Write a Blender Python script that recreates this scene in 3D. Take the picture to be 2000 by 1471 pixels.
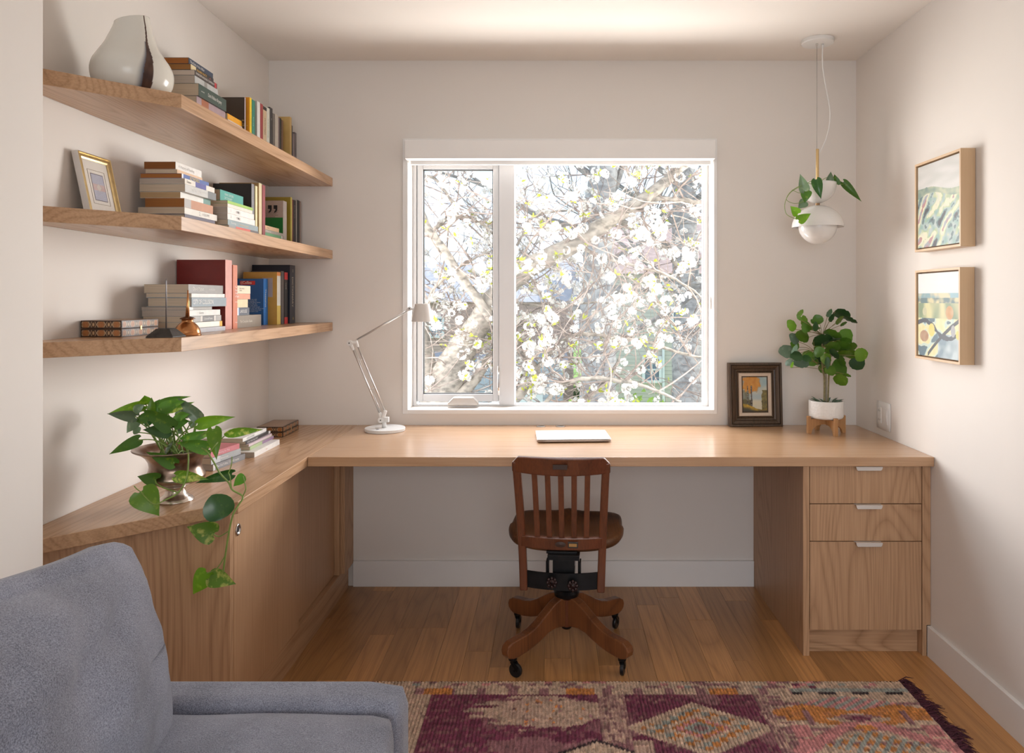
import bpy, bmesh, math, random
from mathutils import Vector, Matrix, noise
random.seed(7)
C = bpy.context.scene.collection
for o in list(bpy.data.objects): bpy.data.objects.remove(o)
V = Vector
PI = math.pi
F, CX, CY, CZ = 1450.0, 1078.0, 586.0, 1.32      # focal length and principal point measured on the 2000x1471 photograph
def X(px, d): return (px-CX)*d/F
def Z(py, d): return CZ-(py-CY)*d/F
def P(px, py, d): return V((X(px, d), d, Z(py, d)))

# ------------------------------------------------------------------ camera, sky, sun, exposure
cam = bpy.data.cameras.new('camera'); camo = bpy.data.objects.new('camera', cam); C.objects.link(camo)
camo.location = (0, 0, CZ); camo.rotation_euler = (PI/2, 0, 0)
cam.sensor_width = 36; cam.lens = F/2000*36
cam.shift_x = -(CX-1000)/2000; cam.shift_y = -(735.5-CY)/2000
cam.clip_start = 0.05; cam.clip_end = 300
sc = bpy.context.scene
sc.camera = camo
sc.view_settings.view_transform = 'Standard'; sc.view_settings.look = 'None'
sc.view_settings.gamma = 1; sc.view_settings.use_curve_mapping = False
sc.view_settings.exposure = 0.66
w = bpy.data.worlds.new('sky'); sc.world = w; w.use_nodes = True
nt = w.node_tree; nt.nodes.clear()
wo = nt.nodes.new('ShaderNodeOutputWorld'); bg = nt.nodes.new('ShaderNodeBackground')
tc = nt.nodes.new('ShaderNodeTexCoord'); sp = nt.nodes.new('ShaderNodeSeparateXYZ'); rp = nt.nodes.new('ShaderNodeValToRGB')
nz = nt.nodes.new('ShaderNodeTexNoise'); nz.inputs['Scale'].default_value = 3; nz.inputs['Detail'].default_value = 5
mx = nt.nodes.new('ShaderNodeMix'); mx.data_type = 'RGBA'; mx.inputs['B'].default_value = (1, 1, 1, 1)
mr = nt.nodes.new('ShaderNodeMapRange'); mr.inputs['From Min'].default_value = .5; mr.inputs['From Max'].default_value = .75
rp.color_ramp.elements[0].position = 0.0; rp.color_ramp.elements[0].color = (.62, .76, .92, 1)
rp.color_ramp.elements[1].position = .3; rp.color_ramp.elements[1].color = (.58, .75, 1.0, 1)
nt.links.new(tc.outputs['Generated'], sp.inputs[0]); nt.links.new(sp.outputs['Z'], rp.inputs[0])
nt.links.new(tc.outputs['Generated'], nz.inputs['Vector']); nt.links.new(nz.outputs['Fac'], mr.inputs['Value'])
nt.links.new(mr.outputs[0], mx.inputs['Factor']); nt.links.new(rp.outputs[0], mx.inputs['A'])
nt.links.new(mx.outputs['Result'], bg.inputs[0]); nt.links.new(bg.outputs[0], wo.inputs[0])
bg.inputs[1].default_value = 1.25
sun = bpy.data.lights.new('sun', 'SUN'); sun.energy = 2.6; sun.angle = math.radians(1.2); sun.color = (1, .95, .87)
suno = bpy.data.objects.new('sun', sun); C.objects.link(suno); suno.rotation_euler = V((.64, -.03, .77)).to_track_quat('Z', 'Y').to_euler()
def portal(name, loc, rot, sx, sy):
    l = bpy.data.lights.new(name, 'AREA'); l.shape = 'RECTANGLE'; l.size = sx; l.size_y = sy; l.cycles.is_portal = True
    o = bpy.data.objects.new(name, l); C.objects.link(o); o.location = loc; o.rotation_euler = rot
portal('window_portal', (.04, 3.66, 1.40), (-PI/2, 0, 0), 1.40, 1.18)
portal('rear_portal', (.10, -2.12, 1.2), (PI/2, 0, 0), 2.1, 2.0)

def fill_daylight(name, loc, aim, sx, sy, power, col):  # area lamp added to strengthen the light from an opening
    l = bpy.data.lights.new(name, 'AREA'); l.shape = 'RECTANGLE'; l.size = sx; l.size_y = sy; l.energy = power; l.color = col
    o = bpy.data.objects.new(name, l); C.objects.link(o); o.location = loc
    o.rotation_euler = (V(loc)-V(aim)).to_track_quat('Z', 'Y').to_euler(); return o
fill_daylight('added_fill_left', (-2.15, 5.7, 1.55), (.2, 3.3, 1.3), 1.9, 2.2, 175, (1, .965, .93))  # this and the next three: unseen lamps added outside the window to brighten the room
fill_daylight('added_fill_right', (2.35, 5.7, 1.55), (-.1, 3.3, 1.3), 1.9, 2.2, 175, (1, .965, .93))
fill_daylight('added_fill_above', (.05, 5.0, 3.5), (.05, 3.0, .9), 3.0, 1.5, 150, (.97, .98, 1))
fill_daylight('added_fill_below', (.05, 4.7, -.45), (.05, 3.2, 1.6), 2.6, 1.3, 104, (1, .965, .92))
fill_daylight('added_fill_rear', (.1, -3.3, 1.9), (.1, 0, 1.1), 2.6, 1.8, 40, (1, .97, .93))  # unseen lamp added outside the rear opening to lift camera-facing fronts

# ------------------------------------------------------------------ materials
MC = {}
def newmat(name):
    m = bpy.data.materials.new(name); m.use_nodes = True
    return m, m.node_tree, m.node_tree.nodes['Principled BSDF']
def N(nt, t, **k):
    n = nt.nodes.new('ShaderNode'+t)
    for a, b in k.items(): setattr(n, a, b)
    return n
def bump(nt, bs, src, st, dist=.002):
    b = N(nt, 'Bump'); b.inputs['Strength'].default_value = st; b.inputs['Distance'].default_value = dist
    nt.links.new(src, b.inputs['Height']); nt.links.new(b.outputs[0], bs.inputs['Normal'])
def plain(name, col, rough=.5, metal=0, var=.06, nscale=8, bmp=0, spec=.5, coat=0):
    """uniform paint / metal / plastic with a faint procedural mottling"""
    if name in MC: return MC[name]
    m, nt, bs = newmat(name)
    t = N(nt, 'TexCoord'); n = N(nt, 'TexNoise'); n.inputs['Scale'].default_value = nscale; n.inputs['Detail'].default_value = 4
    nt.links.new(t.outputs['Object'], n.inputs['Vector'])
    r = N(nt, 'ValToRGB')
    r.color_ramp.elements[0].position = .3; r.color_ramp.elements[1].position = .7
    r.color_ramp.elements[0].color = tuple(c*(1-var) for c in col)+(1,)
    r.color_ramp.elements[1].color = tuple(min(1, c*(1+var)) for c in col)+(1,)
    nt.links.new(n.outputs['Fac'], r.inputs[0]); nt.links.new(r.outputs[0], bs.inputs['Base Color'])
    bs.inputs['Roughness'].default_value = rough; bs.inputs['Metallic'].default_value = metal
    bs.inputs['Specular IOR Level'].default_value = spec; bs.inputs['Coat Weight'].default_value = coat
    if bmp: bump(nt, bs, n.outputs['Fac'], bmp)
    MC[name] = m; return m
def wood(name, c1, c2, axis, rough=.38, fig=1.0, rings=13, fine=.5, vary=0, wide=5.0, long=.45):
    if name in MC: return MC[name]
    m, nt, bs = newmat(name)
    t = N(nt, 'TexCoord'); oi = N(nt, 'ObjectInfo')
    ad = N(nt, 'VectorMath', operation='ADD'); cb = N(nt, 'CombineXYZ'); mu = N(nt, 'Math', operation='MULTIPLY'); mu.inputs[1].default_value = 37.0
    nt.links.new(oi.outputs['Random'], mu.inputs[0])
    for i in range(3): nt.links.new(mu.outputs[0], cb.inputs[i])
    nt.links.new(t.outputs['Object'], ad.inputs[0]); nt.links.new(cb.outputs[0], ad.inputs[1])
    ai = 'xyz'.index(axis)
    mp = N(nt, 'Mapping'); s = [wide]*3; s[ai] = long; mp.inputs['Scale'].default_value = s
    nt.links.new(ad.outputs[0], mp.inputs['Vector'])
    n1 = N(nt, 'TexNoise'); n1.inputs['Scale'].default_value = 1; n1.inputs['Detail'].default_value = .8; n1.inputs['Distortion'].default_value = .12
    nt.links.new(mp.outputs[0], n1.inputs['Vector'])
    m1 = N(nt, 'Math', operation='MULTIPLY'); m1.inputs[1].default_value = rings*6.28
    si = N(nt, 'Math', operation='SINE'); nt.links.new(n1.outputs['Fac'], m1.inputs[0]); nt.links.new(m1.outputs[0], si.inputs[0])
    mp2 = N(nt, 'Mapping'); s = [230.0]*3; s[ai] = 5.0; mp2.inputs['Scale'].default_value = s
    nt.links.new(ad.outputs[0], mp2.inputs['Vector'])
    n2 = N(nt, 'TexNoise'); n2.inputs['Scale'].default_value = 1; n2.inputs['Detail'].default_value = 3
    nt.links.new(mp2.outputs[0], n2.inputs['Vector'])
    ab = N(nt, 'MapRange'); ab.inputs['From Min'].default_value = -1; nt.links.new(si.outputs[0], ab.inputs['Value'])
    pwr = N(nt, 'Math', operation='POWER'); pwr.inputs[1].default_value = .30; nt.links.new(ab.outputs[0], pwr.inputs[0])
    a = N(nt, 'MapRange'); a.inputs['To Min'].default_value = .62-.75*fig; a.inputs['To Max'].default_value = .62+.10*fig
    nt.links.new(pwr.outputs[0], a.inputs['Value'])
    b = N(nt, 'MapRange'); b.inputs['From Min'].default_value = .3; b.inputs['From Max'].default_value = .7; b.inputs['To Min'].default_value = -fine*.5; b.inputs['To Max'].default_value = fine*.5
    nt.links.new(n2.outputs['Fac'], b.inputs['Value'])
    ad2 = N(nt, 'Math', operation='ADD'); nt.links.new(a.outputs[0], ad2.inputs[0]); nt.links.new(b.outputs[0], ad2.inputs[1])
    r = N(nt, 'ValToRGB'); r.color_ramp.elements[0].color = c2+(1,); r.color_ramp.elements[1].color = c1+(1,)
    r.color_ramp.elements[0].position = .05; r.color_ramp.elements[1].position = .75
    nt.links.new(ad2.outputs[0], r.inputs[0])
    out = r.outputs[0]
    if vary:
        hs = N(nt, 'HueSaturation'); mr = N(nt, 'MapRange'); mr.inputs['To Min'].default_value = 1-vary; mr.inputs['To Max'].default_value = 1+vary*.7
        nt.links.new(oi.outputs['Random'], mr.inputs['Value']); nt.links.new(mr.outputs[0], hs.inputs['Value']); nt.links.new(out, hs.inputs['Color']); out = hs.outputs[0]
    nt.links.new(out, bs.inputs['Base Color']); bs.inputs['Roughness'].default_value = rough
    bump(nt, bs, n2.outputs['Fac'], .12, .001)
    MC[name] = m; return m
def vcol(name, rough=.6, bmp=0, nscale=200, mottle=0, coat=0):
    if name in MC: return MC[name]
    m, nt, bs = newmat(name)
    a = N(nt, 'VertexColor', layer_name='Col')
    t = N(nt, 'TexCoord'); n = N(nt, 'TexNoise'); n.inputs['Scale'].default_value = nscale; n.inputs['Detail'].default_value = 3
    nt.links.new(t.outputs['Object'], n.inputs['Vector'])
    mr = N(nt, 'MapRange'); mr.inputs['From Min'].default_value = .3; mr.inputs['From Max'].default_value = .7
    mr.inputs['To Min'].default_value = 1-mottle; mr.inputs['To Max'].default_value = 1+mottle
    hs = N(nt, 'HueSaturation'); nt.links.new(n.outputs['Fac'], mr.inputs['Value']); nt.links.new(mr.outputs[0], hs.inputs['Value'])
    nt.links.new(a.outputs[0], hs.inputs['Color']); nt.links.new(hs.outputs[0], bs.inputs['Base Color'])
    bs.inputs['Roughness'].default_value = rough; bs.inputs['Coat Weight'].default_value = coat
    if bmp: bump(nt, bs, n.outputs['Fac'], bmp)
    MC[name] = m; return m
def fabric(name, c1, c2, scale=520, rough=.95):
    m, nt, bs = newmat(name)
    t = N(nt, 'TexCoord'); n = N(nt, 'TexNoise'); n.inputs['Scale'].default_value = scale; n.inputs['Detail'].default_value = 2
    nt.links.new(t.outputs['Object'], n.inputs['Vector'])
    n2 = N(nt, 'TexNoise'); n2.inputs['Scale'].default_value = 9; n2.inputs['Detail'].default_value = 5
    mp = N(nt, 'Mapping'); mp.inputs['Scale'].default_value = (1, 1, .35)
    nt.links.new(t.outputs['Object'], mp.inputs['Vector']); nt.links.new(mp.outputs[0], n2.inputs['Vector'])
    ad = N(nt, 'Math', operation='ADD'); m2 = N(nt, 'Math', operation='MULTIPLY_ADD'); m2.inputs[1].default_value = .45; m2.inputs[2].default_value = -.22
    nt.links.new(n2.outputs['Fac'], m2.inputs[0]); nt.links.new(n.outputs['Fac'], ad.inputs[0]); nt.links.new(m2.outputs[0], ad.inputs[1])
    r = N(nt, 'ValToRGB'); r.color_ramp.elements[0].position = .25; r.color_ramp.elements[1].position = .75
    r.color_ramp.elements[0].color = c1+(1,); r.color_ramp.elements[1].color = c2+(1,)
    nt.links.new(ad.outputs[0], r.inputs[0]); nt.links.new(r.outputs[0], bs.inputs['Base Color'])
    bs.inputs['Roughness'].default_value = rough; bs.inputs['Sheen Weight'].default_value = .25; bs.inputs['Specular IOR Level'].default_value = .15
    bump(nt, bs, n.outputs['Fac'], .5, .0015)
    return m
def leafmat(name, c1, c2, spot=0, rough=.35, trans=.35):
    m, nt, bs = newmat(name)
    t = N(nt, 'TexCoord'); oi = N(nt, 'ObjectInfo')
    n = N(nt, 'TexNoise'); n.inputs['Scale'].default_value = 60; n.inputs['Detail'].default_value = 3
    nt.links.new(t.outputs['Object'], n.inputs['Vector'])
    r = N(nt, 'ValToRGB'); r.color_ramp.elements[0].position = .58-spot*.12; r.color_ramp.elements[1].position = .72-spot*.12
    r.color_ramp.elements[0].color = c1+(1,); r.color_ramp.elements[1].color = c2+(1,)
    nt.links.new(n.outputs['Fac'], r.inputs[0])
    hs = N(nt, 'HueSaturation'); mr = N(nt, 'MapRange'); mr.inputs['To Min'].default_value = .72; mr.inputs['To Max'].default_value = 1.3
    nt.links.new(oi.outputs['Random'], mr.inputs['Value']); nt.links.new(mr.outputs[0], hs.inputs['Value']); nt.links.new(r.outputs[0], hs.inputs['Color'])
    nt.links.new(hs.outputs[0], bs.inputs['Base Color']); bs.inputs['Roughness'].default_value = rough
    tr = N(nt, 'BsdfTranslucent'); nt.links.new(hs.outputs[0], tr.inputs['Color'])
    mx = N(nt, 'MixShader'); mx.inputs[0].default_value = trans
    nt.links.new(bs.outputs[0], mx.inputs[1]); nt.links.new(tr.outputs[0], mx.inputs[2])
    nt.links.new(mx.outputs[0], nt.nodes['Material Output'].inputs[0])
    return m
def glassmat(name, tint=(1, 1, 1)):
    m, nt, bs = newmat(name); nt.nodes.remove(bs)
    tr = N(nt, 'BsdfTransparent'); tr.inputs[0].default_value = tint+(1,)
    gl = N(nt, 'BsdfGlossy'); gl.inputs['Roughness'].default_value = .02
    lw = N(nt, 'LayerWeight'); pw5 = N(nt, 'Math', operation='POWER'); pw5.inputs[1].default_value = 5
    fr = N(nt, 'Math', operation='MULTIPLY_ADD'); fr.inputs[1].default_value = .9; fr.inputs[2].default_value = .008
    nt.links.new(lw.outputs['Facing'], pw5.inputs[0]); nt.links.new(pw5.outputs[0], fr.inputs[0])
    mx = N(nt, 'MixShader'); nt.links.new(fr.outputs[0], mx.inputs[0]); nt.links.new(tr.outputs[0], mx.inputs[1]); nt.links.new(gl.outputs[0], mx.inputs[2])
    nt.links.new(mx.outputs[0], nt.nodes['Material Output'].inputs[0]); return m

OAK1, OAK2 = (.55, .335, .19), (.34, .185, .092)
M = {}
M['wall'] = plain('wall_paint', (.80, .752, .705), .85, var=.012, nscale=3)
M['ceil'] = plain('ceiling_paint', (.85, .80, .745), .9, var=.012, nscale=3)
M['trim'] = plain('trim_paint', (.86, .845, .83), .45, var=.01)
M['vinyl'] = plain('window_vinyl', (.76, .76, .77), .3, var=.01)
M['shade'] = plain('shade_fabric', (.88, .86, .84), .6, var=.01)
M['oak_y'] = wood('oak_grain_lengthwise', OAK1, OAK2, 'y', .27, fig=.45, rings=34, wide=4.2, long=.38, fine=.4)
M['oak_x'] = wood('oak_grain_crosswise', OAK1, (.44, .25, .13), 'x', .27, fig=.3, rings=10, long=.25, wide=7)
_b = M['oak_x'].node_tree.nodes['Principled BSDF']; _b.inputs['Coat Weight'].default_value = .35; _b.inputs['Coat Roughness'].default_value = .22
M['oak_z'] = wood('oak_grain_upright', OAK1, OAK2, 'z', .45, fig=.5, rings=42, wide=4.2, long=.45, fine=.4)
M['oak_zq'] = wood('oak_grain_upright_straight', OAK1, (.40, .215, .105), 'z', .4, fig=.25, rings=22, wide=7, long=.15, fine=.35)
M['oak_kick'] = wood('oak_grain_kick', OAK1, OAK2, 'x', .45, fig=.7, rings=16, wide=6, long=1.2)
M['floor'] = wood('floor_oak', (.58, .295, .11), (.35, .165, .055), 'y', .3, fig=.45, rings=16, vary=.24, wide=6, long=.5, fine=.4)
M['maple'] = wood('maple_frame', (.66, .46, .28), (.54, .35, .19), 'z', .4, fig=.4, rings=5, fine=.2)
M['chair'] = wood('chair_wood', (.165, .05, .02), (.08, .025, .011), 'z', .3, fig=.5, rings=8)
M['chair_y'] = wood('chair_wood_worn', (.27, .11, .04), (.11, .036, .014), 'y', .36, fig=.5, rings=8)
M['iron'] = plain('black_iron', (.012, .012, .013), .38, .6, var=.3, nscale=30)
M['white'] = plain('white_enamel', (.80, .79, .77), .3, var=.01)
M['alu'] = plain('aluminium', (.68, .67, .66), .32, .9, var=.03)
M['chrome'] = plain('chrome', (.72, .70, .68), .15, 1, var=.03)
M['brass'] = plain('satin_brass', (.62, .43, .20), .33, .9, var=.04)
M['glass_white'] = plain('opal_glass', (.80, .775, .75), .12, var=.01, coat=.4)
M['dark'] = plain('dark_void', (.015, .014, .013), .7)
M['soil'] = plain('potting_soil', (.035, .022, .014), .95, var=.5, nscale=60, bmp=.8)
M['glass'] = glassmat('window_glass')

# ------------------------------------------------------------------ mesh helpers
class MB:
    def __init__(s): s.v = []; s.f = []; s.c = None
    def add(s, vs, fs):
        n = len(s.v); s.v += [V(p) for p in vs]; s.f += [tuple(i+n for i in f) for f in fs]; return s
    def box(s, a, b):
        x0, y0, z0 = a; x1, y1, z1 = b
        return s.add([(x0,y0,z0),(x1,y0,z0),(x1,y1,z0),(x0,y1,z0),(x0,y0,z1),(x1,y0,z1),(x1,y1,z1),(x0,y1,z1)],
                     [(0,3,2,1),(4,5,6,7),(0,1,5,4),(1,2,6,5),(2,3,7,6),(3,0,4,7)])
    def prism(s, poly, z0, z1, ax='z'):
        """poly: counter-clockwise 2-D outline, extruded along ax"""
        def m(p, h):
            return (p[0], p[1], h) if ax == 'z' else ((p[0], h, p[1]) if ax == 'y' else (h, p[0], p[1]))
        n = len(poly); vs = [m(p, z0) for p in poly]+[m(p, z1) for p in poly]
        fs = [tuple(range(n))[::-1], tuple(range(n, 2*n))]+[(i, (i+1) % n, n+(i+1) % n, n+i) for i in range(n)]
        return s.add(vs, fs)
    def lathe(s, prof, c, n=32, cap=True, sx=1, sy=1):
        vs = []; fs = []
        for r, z in prof:
            for i in range(n):
                a = 2*PI*i/n; vs.append((c[0]+r*math.cos(a)*sx, c[1]+r*math.sin(a)*sy, c[2]+z))
        k = len(prof)
        for j in range(k-1):
            for i in range(n):
                fs.append((j*n+i, j*n+(i+1) % n, (j+1)*n+(i+1) % n, (j+1)*n+i))
        if cap:
            if prof[0][0] > 1e-5: fs.append(tuple(range(n))[::-1])
            if prof[-1][0] > 1e-5: fs.append(tuple((k-1)*n+i for i in range(n)))
        return s.add(vs, fs)
    def tube(s, pts, rad, n=8):
        pts = [V(p) for p in pts]
        if not hasattr(rad, '__len__'): rad = [rad]*len(pts)
        vs = []; fs = []; up = V((0, 0, 1)); prev = None
        for i, p in enumerate(pts):
            t = (pts[min(i+1, len(pts)-1)]-pts[max(i-1, 0)])
            if t.length < 1e-9: t = V((0, 0, 1))
            t.normalize()
            if prev is None:
                a = t.orthogonal().normalized()
            else:
                a = (prev-t*prev.dot(t))
                a = a.normalized() if a.length > 1e-6 else t.orthogonal().normalized()
            prev = a; b = t.cross(a)
            for k in range(n):
                th = 2*PI*k/n; vs.append(p+(a*math.cos(th)+b*math.sin(th))*rad[i])
        for i in range(len(pts)-1):
            for k in range(n): fs.append((i*n+k, i*n+(k+1) % n, (i+1)*n+(k+1) % n, (i+1)*n+k))
        fs.append(tuple(range(n))[::-1]); fs.append(tuple((len(pts)-1)*n+k for k in range(n)))
        return s.add(vs, fs)
    def cyl(s, a, b, r, n=20): return s.tube([a, b], r, n)
    def rbox(s, c, size, r, seg=6, fn=None):
        """rounded box; fn(p, u) may displace a point, u = normalised cube coordinate"""
        hs = [q/2 for q in size]; idx = {}; vs = []; fs = []
        def vid(i, j, k):
            key = (i, j, k)
            if key not in idx:
                u = V((i/seg*2-1, j/seg*2-1, k/seg*2-1))
                u2 = V([math.tan(q*PI/4) for q in u])
                p = V([u2[q]*hs[q] for q in range(3)])
                inn = V([max(-(hs[q]-r), min(hs[q]-r, p[q])) for q in range(3)])
                dd = p-inn
                if dd.length > 1e-9: p = inn+dd.normalized()*r
                if fn: p = fn(p, u)
                idx[key] = len(vs); vs.append(V(c)+p)
            return idx[key]
        for a in range(seg):
            for b in range(seg):
                for e in (0, seg):
                    q = [vid(e,a,b), vid(e,a+1,b), vid(e,a+1,b+1), vid(e,a,b+1)]; fs.append(tuple(q if e else q[::-1]))
                    q = [vid(a,e,b), vid(a,e,b+1), vid(a+1,e,b+1), vid(a+1,e,b)]; fs.append(tuple(q if e else q[::-1]))
                    q = [vid(a,b,e), vid(a+1,b,e), vid(a+1,b+1,e), vid(a,b+1,e)]; fs.append(tuple(q if e else q[::-1]))
        return s.add(vs, fs)
    def xf(s, mat):
        s.v = [mat @ p for p in s.v]; return s

WL = {}
def wloc(o): return WL.get(o.name, V((0, 0, 0)))
def build(name, mb, mat, parent=None, local=False, smooth=False, bevel=0, loc=None, bseg=2):
    me = bpy.data.meshes.new(name)
    if parent is not None:
        base = V((0, 0, 0)) if local else wloc(parent); oloc = V((0, 0, 0))
    else:
        if loc is None:
            xs = [p.x for p in mb.v]; ys = [p.y for p in mb.v]; zs = [p.z for p in mb.v]
            loc = V(((min(xs)+max(xs))/2, (min(ys)+max(ys))/2, min(zs)))
        base = V(loc); oloc = V(loc)
    me.from_pydata([tuple(p-base) for p in mb.v], [], mb.f)
    if mb.c:
        ca = me.color_attributes.new('Col', 'FLOAT_COLOR', 'POINT')
        for i, c in enumerate(mb.c): ca.data[i].color = (c[0], c[1], c[2], 1)
    me.update()
    if smooth:
        me.polygons.foreach_set('use_smooth', [True]*len(me.polygons))
    o = bpy.data.objects.new(name, me); C.objects.link(o)
    if mat is not None: me.materials.append(mat)
    if parent is not None: o.parent = parent
    o.location = oloc
    WL[o.name] = (wloc(parent) if parent is not None else V((0, 0, 0)))+oloc
    if bevel:
        b = o.modifiers.new('bevel', 'BEVEL'); b.width = bevel; b.segments = bseg; b.limit_method = 'ANGLE'; b.angle_limit = math.radians(40)
    return o
def tag(o, label, cat, group=None):
    o['label'] = label; o['category'] = cat
    if group: o['group'] = group
    return o
def thing(name, label, cat, loc, rz=0, group=None):
    o = bpy.data.objects.new(name, None); C.objects.link(o); o.location = loc; o.rotation_euler = (0, 0, rz); o.empty_display_size = .05
    WL[o.name] = V(loc); return tag(o, label, cat, group)
def struct(name, mb, mat, parent=None, **k):
    o = build(name, mb, mat, parent, **k); o['kind'] = 'structure'; return o
def lab(o, s): o['label'] = s; return o
def bez(pts, n=8):
    """Catmull-Rom through the points"""
    pts = [V(p) for p in pts]; out = []
    for i in range(len(pts)-1):
        p0 = pts[max(i-1, 0)]; p1 = pts[i]; p2 = pts[i+1]; p3 = pts[min(i+2, len(pts)-1)]
        for k in range(n):
            t = k/n
            out.append(.5*((2*p1)+(p2-p0)*t+(2*p0-5*p1+4*p2-p3)*t*t+(3*p1-p0-3*p2+p3)*t**3))
    out.append(pts[-1]); return out
def paint(w, h, nx, ny, fn):
    """flat colour-painted grid in x-z facing -y, origin at lower left; fn(u,v)->rgb"""
    m = MB(); m.c = []; vs = []; fs = []
    for j in range(ny+1):
        for i in range(nx+1):
            u, v = i/nx, j/ny; vs.append((u*w, 0, v*h)); m.c.append(fn(u, v))
    for j in range(ny):
        for i in range(nx):
            a = j*(nx+1)+i; fs.append((a, a+1, a+nx+2, a+nx+1))
    m.add(vs, fs); return m
def nse(x, y=0, z=0): return noise.noise(V((x, y, z)))     # -1..1
def mixc(a, b, t):
    t = max(0, min(1, t)); return tuple(a[i]*(1-t)+b[i]*t for i in range(3))
def sm(a, b, x):
    t = max(0, min(1, (x-a)/(b-a))); return t*t*(3-2*t)
def srgb(r, g, b):
    f = lambda c: (c/255/12.92) if c/255 <= .04045 else ((c/255+.055)/1.055)**2.4
    return (f(r), f(g), f(b))
FONTC = {}
def text_mb(body, size, mat4, narrow=1.0, bold=0, align='LEFT', depth=0.0002):
    cu = bpy.data.curves.new('t', 'FONT'); cu.body = body; cu.size = size; cu.offset = bold; cu.align_x = align; cu.align_y = 'CENTER'; cu.resolution_u = 2
    o = bpy.data.objects.new('t', cu); C.objects.link(o)
    me = bpy.data.meshes.new_from_object(o.evaluated_get(bpy.context.evaluated_depsgraph_get()))
    bpy.data.objects.remove(o); bpy.data.curves.remove(cu)
    m = MB(); sc_ = Matrix.Diagonal((narrow, 1, 1, 1))
    m.add([mat4 @ (sc_ @ v.co) for v in me.vertices], [tuple(p.vertices) for p in me.polygons]); bpy.data.meshes.remove(me)
    return m
def basis(o, ex, ey):
    ex = V(ex); ey = V(ey); ez = ex.cross(ey)
    return Matrix.Translation(V(o)) @ Matrix((ex, ey, ez)).transposed().to_4x4()

# ------------------------------------------------------------------ room shell
XL, XR, YB, ZC = -1.308, 1.405, 3.43, 2.426
YR = -2.0; XJ = -1.158; YJ = 1.69
fl = struct('floor', MB().box((XL-.1, YR-.1, -.10), (XR+.1, YB+.2, -.0135)), M['dark'])
rnd = random.Random(3)
pw = .0985; x = XL; k = 0
while x < XR-.005:
    x1 = min(x+pw, XR); y = YR-rnd.random()*.8
    while y < YB:
        L = rnd.uniform(.55, 1.35); y0, y1 = max(y, YR), min(y+L, YB)
        if y1-y0 > .02:
            g = .00025
            mb = MB(); a, b, c, d, e = x+g, x1-g, y0+g, y1-g, .0006
            mb.add([(a,c,-.013),(b,c,-.013),(b,d,-.013),(a,d,-.013),(a,c,-e),(b,c,-e),(b,d,-e),(a,d,-e),(a+e,c+e,0),(b-e,c+e,0),(b-e,d-e,0),(a+e,d-e,0)],
                   [(0,1,5,4),(1,2,6,5),(2,3,7,6),(3,0,4,7),(4,5,9,8),(5,6,10,9),(6,7,11,10),(7,4,8,11),(8,9,10,11)])
            p = build('plank', mb, M['floor'], fl)
        y += L
    x = x1
struct('ceiling', MB().box((XL-.1, YR-.1, ZC), (XR+.1, YB+.2, ZC+.15)), M['ceil'])
struct('wall_right', MB().box((XR, YR-.1, -.1), (XR+.12, YB+.2, ZC)), M['wall'])
wl = MB().box((XL-.12, YJ-.02, -.1), (XL, YB+.2, ZC)); wl.box((XL-.12, YR-.1, 0.0), (XJ, YJ, ZC))
struct('wall_left', wl, M['wall'], bevel=.002)
# back wall with the window opening
HX0, HX1, HZ0, HZ1 = -.665, .7466, .813, 2.0
wb = MB()
wb.box((XL, YB, -.1), (HX0, YB+.19, ZC)); wb.box((HX1, YB, -.1), (XR, YB+.19, ZC))
wb.box((HX0, YB, -.1), (HX1, YB+.19, HZ0)); wb.box((HX0, YB, HZ1), (HX1, YB+.19, ZC))
struct('wall_back', wb, M['wall'])
# rear wall, behind the camera, with a wide opening added so that more daylight comes through
rb = MB(); rb.box((XJ, YR-.1, 0), (-.95, YR, ZC)); rb.box((1.15, YR-.1, 0), (XR, YR, ZC)); rb.box((-.95, YR-.1, 2.20), (1.15, YR, ZC)); rb.box((-.95, YR-.1, 0), (1.15, YR, .2))
struct('wall_rear', rb, M['wall'])
# baseboards
def bboard(name, mb): return struct(name, mb, M['trim'], bevel=.0015)
bboard('baseboard_back', MB().box((-.915, YB-.015, 0), (.930, YB, .118)))
bboard('baseboard_right', MB().box((XR-.015, YR, 0), (XR, 2.7515, .113)))
bboard('baseboard_left', MB().box((XJ, YR, 0), (XJ+.015, YJ, .113)))

# window casing, frame, sash, glass
cas = MB(); a0, a1, c0, c1, ya, yb2 = -.688, .7615, .7945, 2.064, YB-.008, YB
cas.box((a0, ya, c0), (HX0, yb2, c1)); cas.box((HX1, ya, c0), (a1, yb2, c1)); cas.box((HX0, ya, c0), (HX1, yb2, HZ0)); cas.box((HX0, ya, HZ1), (HX1, yb2, c1))
struct('trim_1', cas, M['trim'], bevel=.001)
win = struct('window_1', (lambda m: (m.box((HX0, 3.545, HZ0), (-.648, 3.615, HZ1)), m.box((.7285, 3.545, HZ0), (HX1, 3.615, HZ1)),
      m.box((-.648, 3.545, HZ0), (.7285, 3.615, .8195)), m.box((-.648, 3.545, 1.975), (.7285, 3.615, HZ1)), m.box((-.252, 3.54, .8195), (-.178, 3.615, 1.975)), m)[-1])(MB()), M['vinyl'], bevel=.002)
def ring(m, x0, x1, z0, z1, t, y0, y1, tb=None):
    tb = tb or t
    m.box((x0, y0, z0), (x0+t, y1, z1)); m.box((x1-t, y0, z0), (x1, y1, z1)); m.box((x0+t, y0, z0), (x1-t, y1, z0+tb)); m.box((x0+t, y0, z1-t), (x1-t, y1, z1)); return m
struct('sash', ring(MB(), -.646, -.2545, .833, 1.974, .028, 3.555, 3.60, .036), M['vinyl'], win, bevel=.004)
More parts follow.
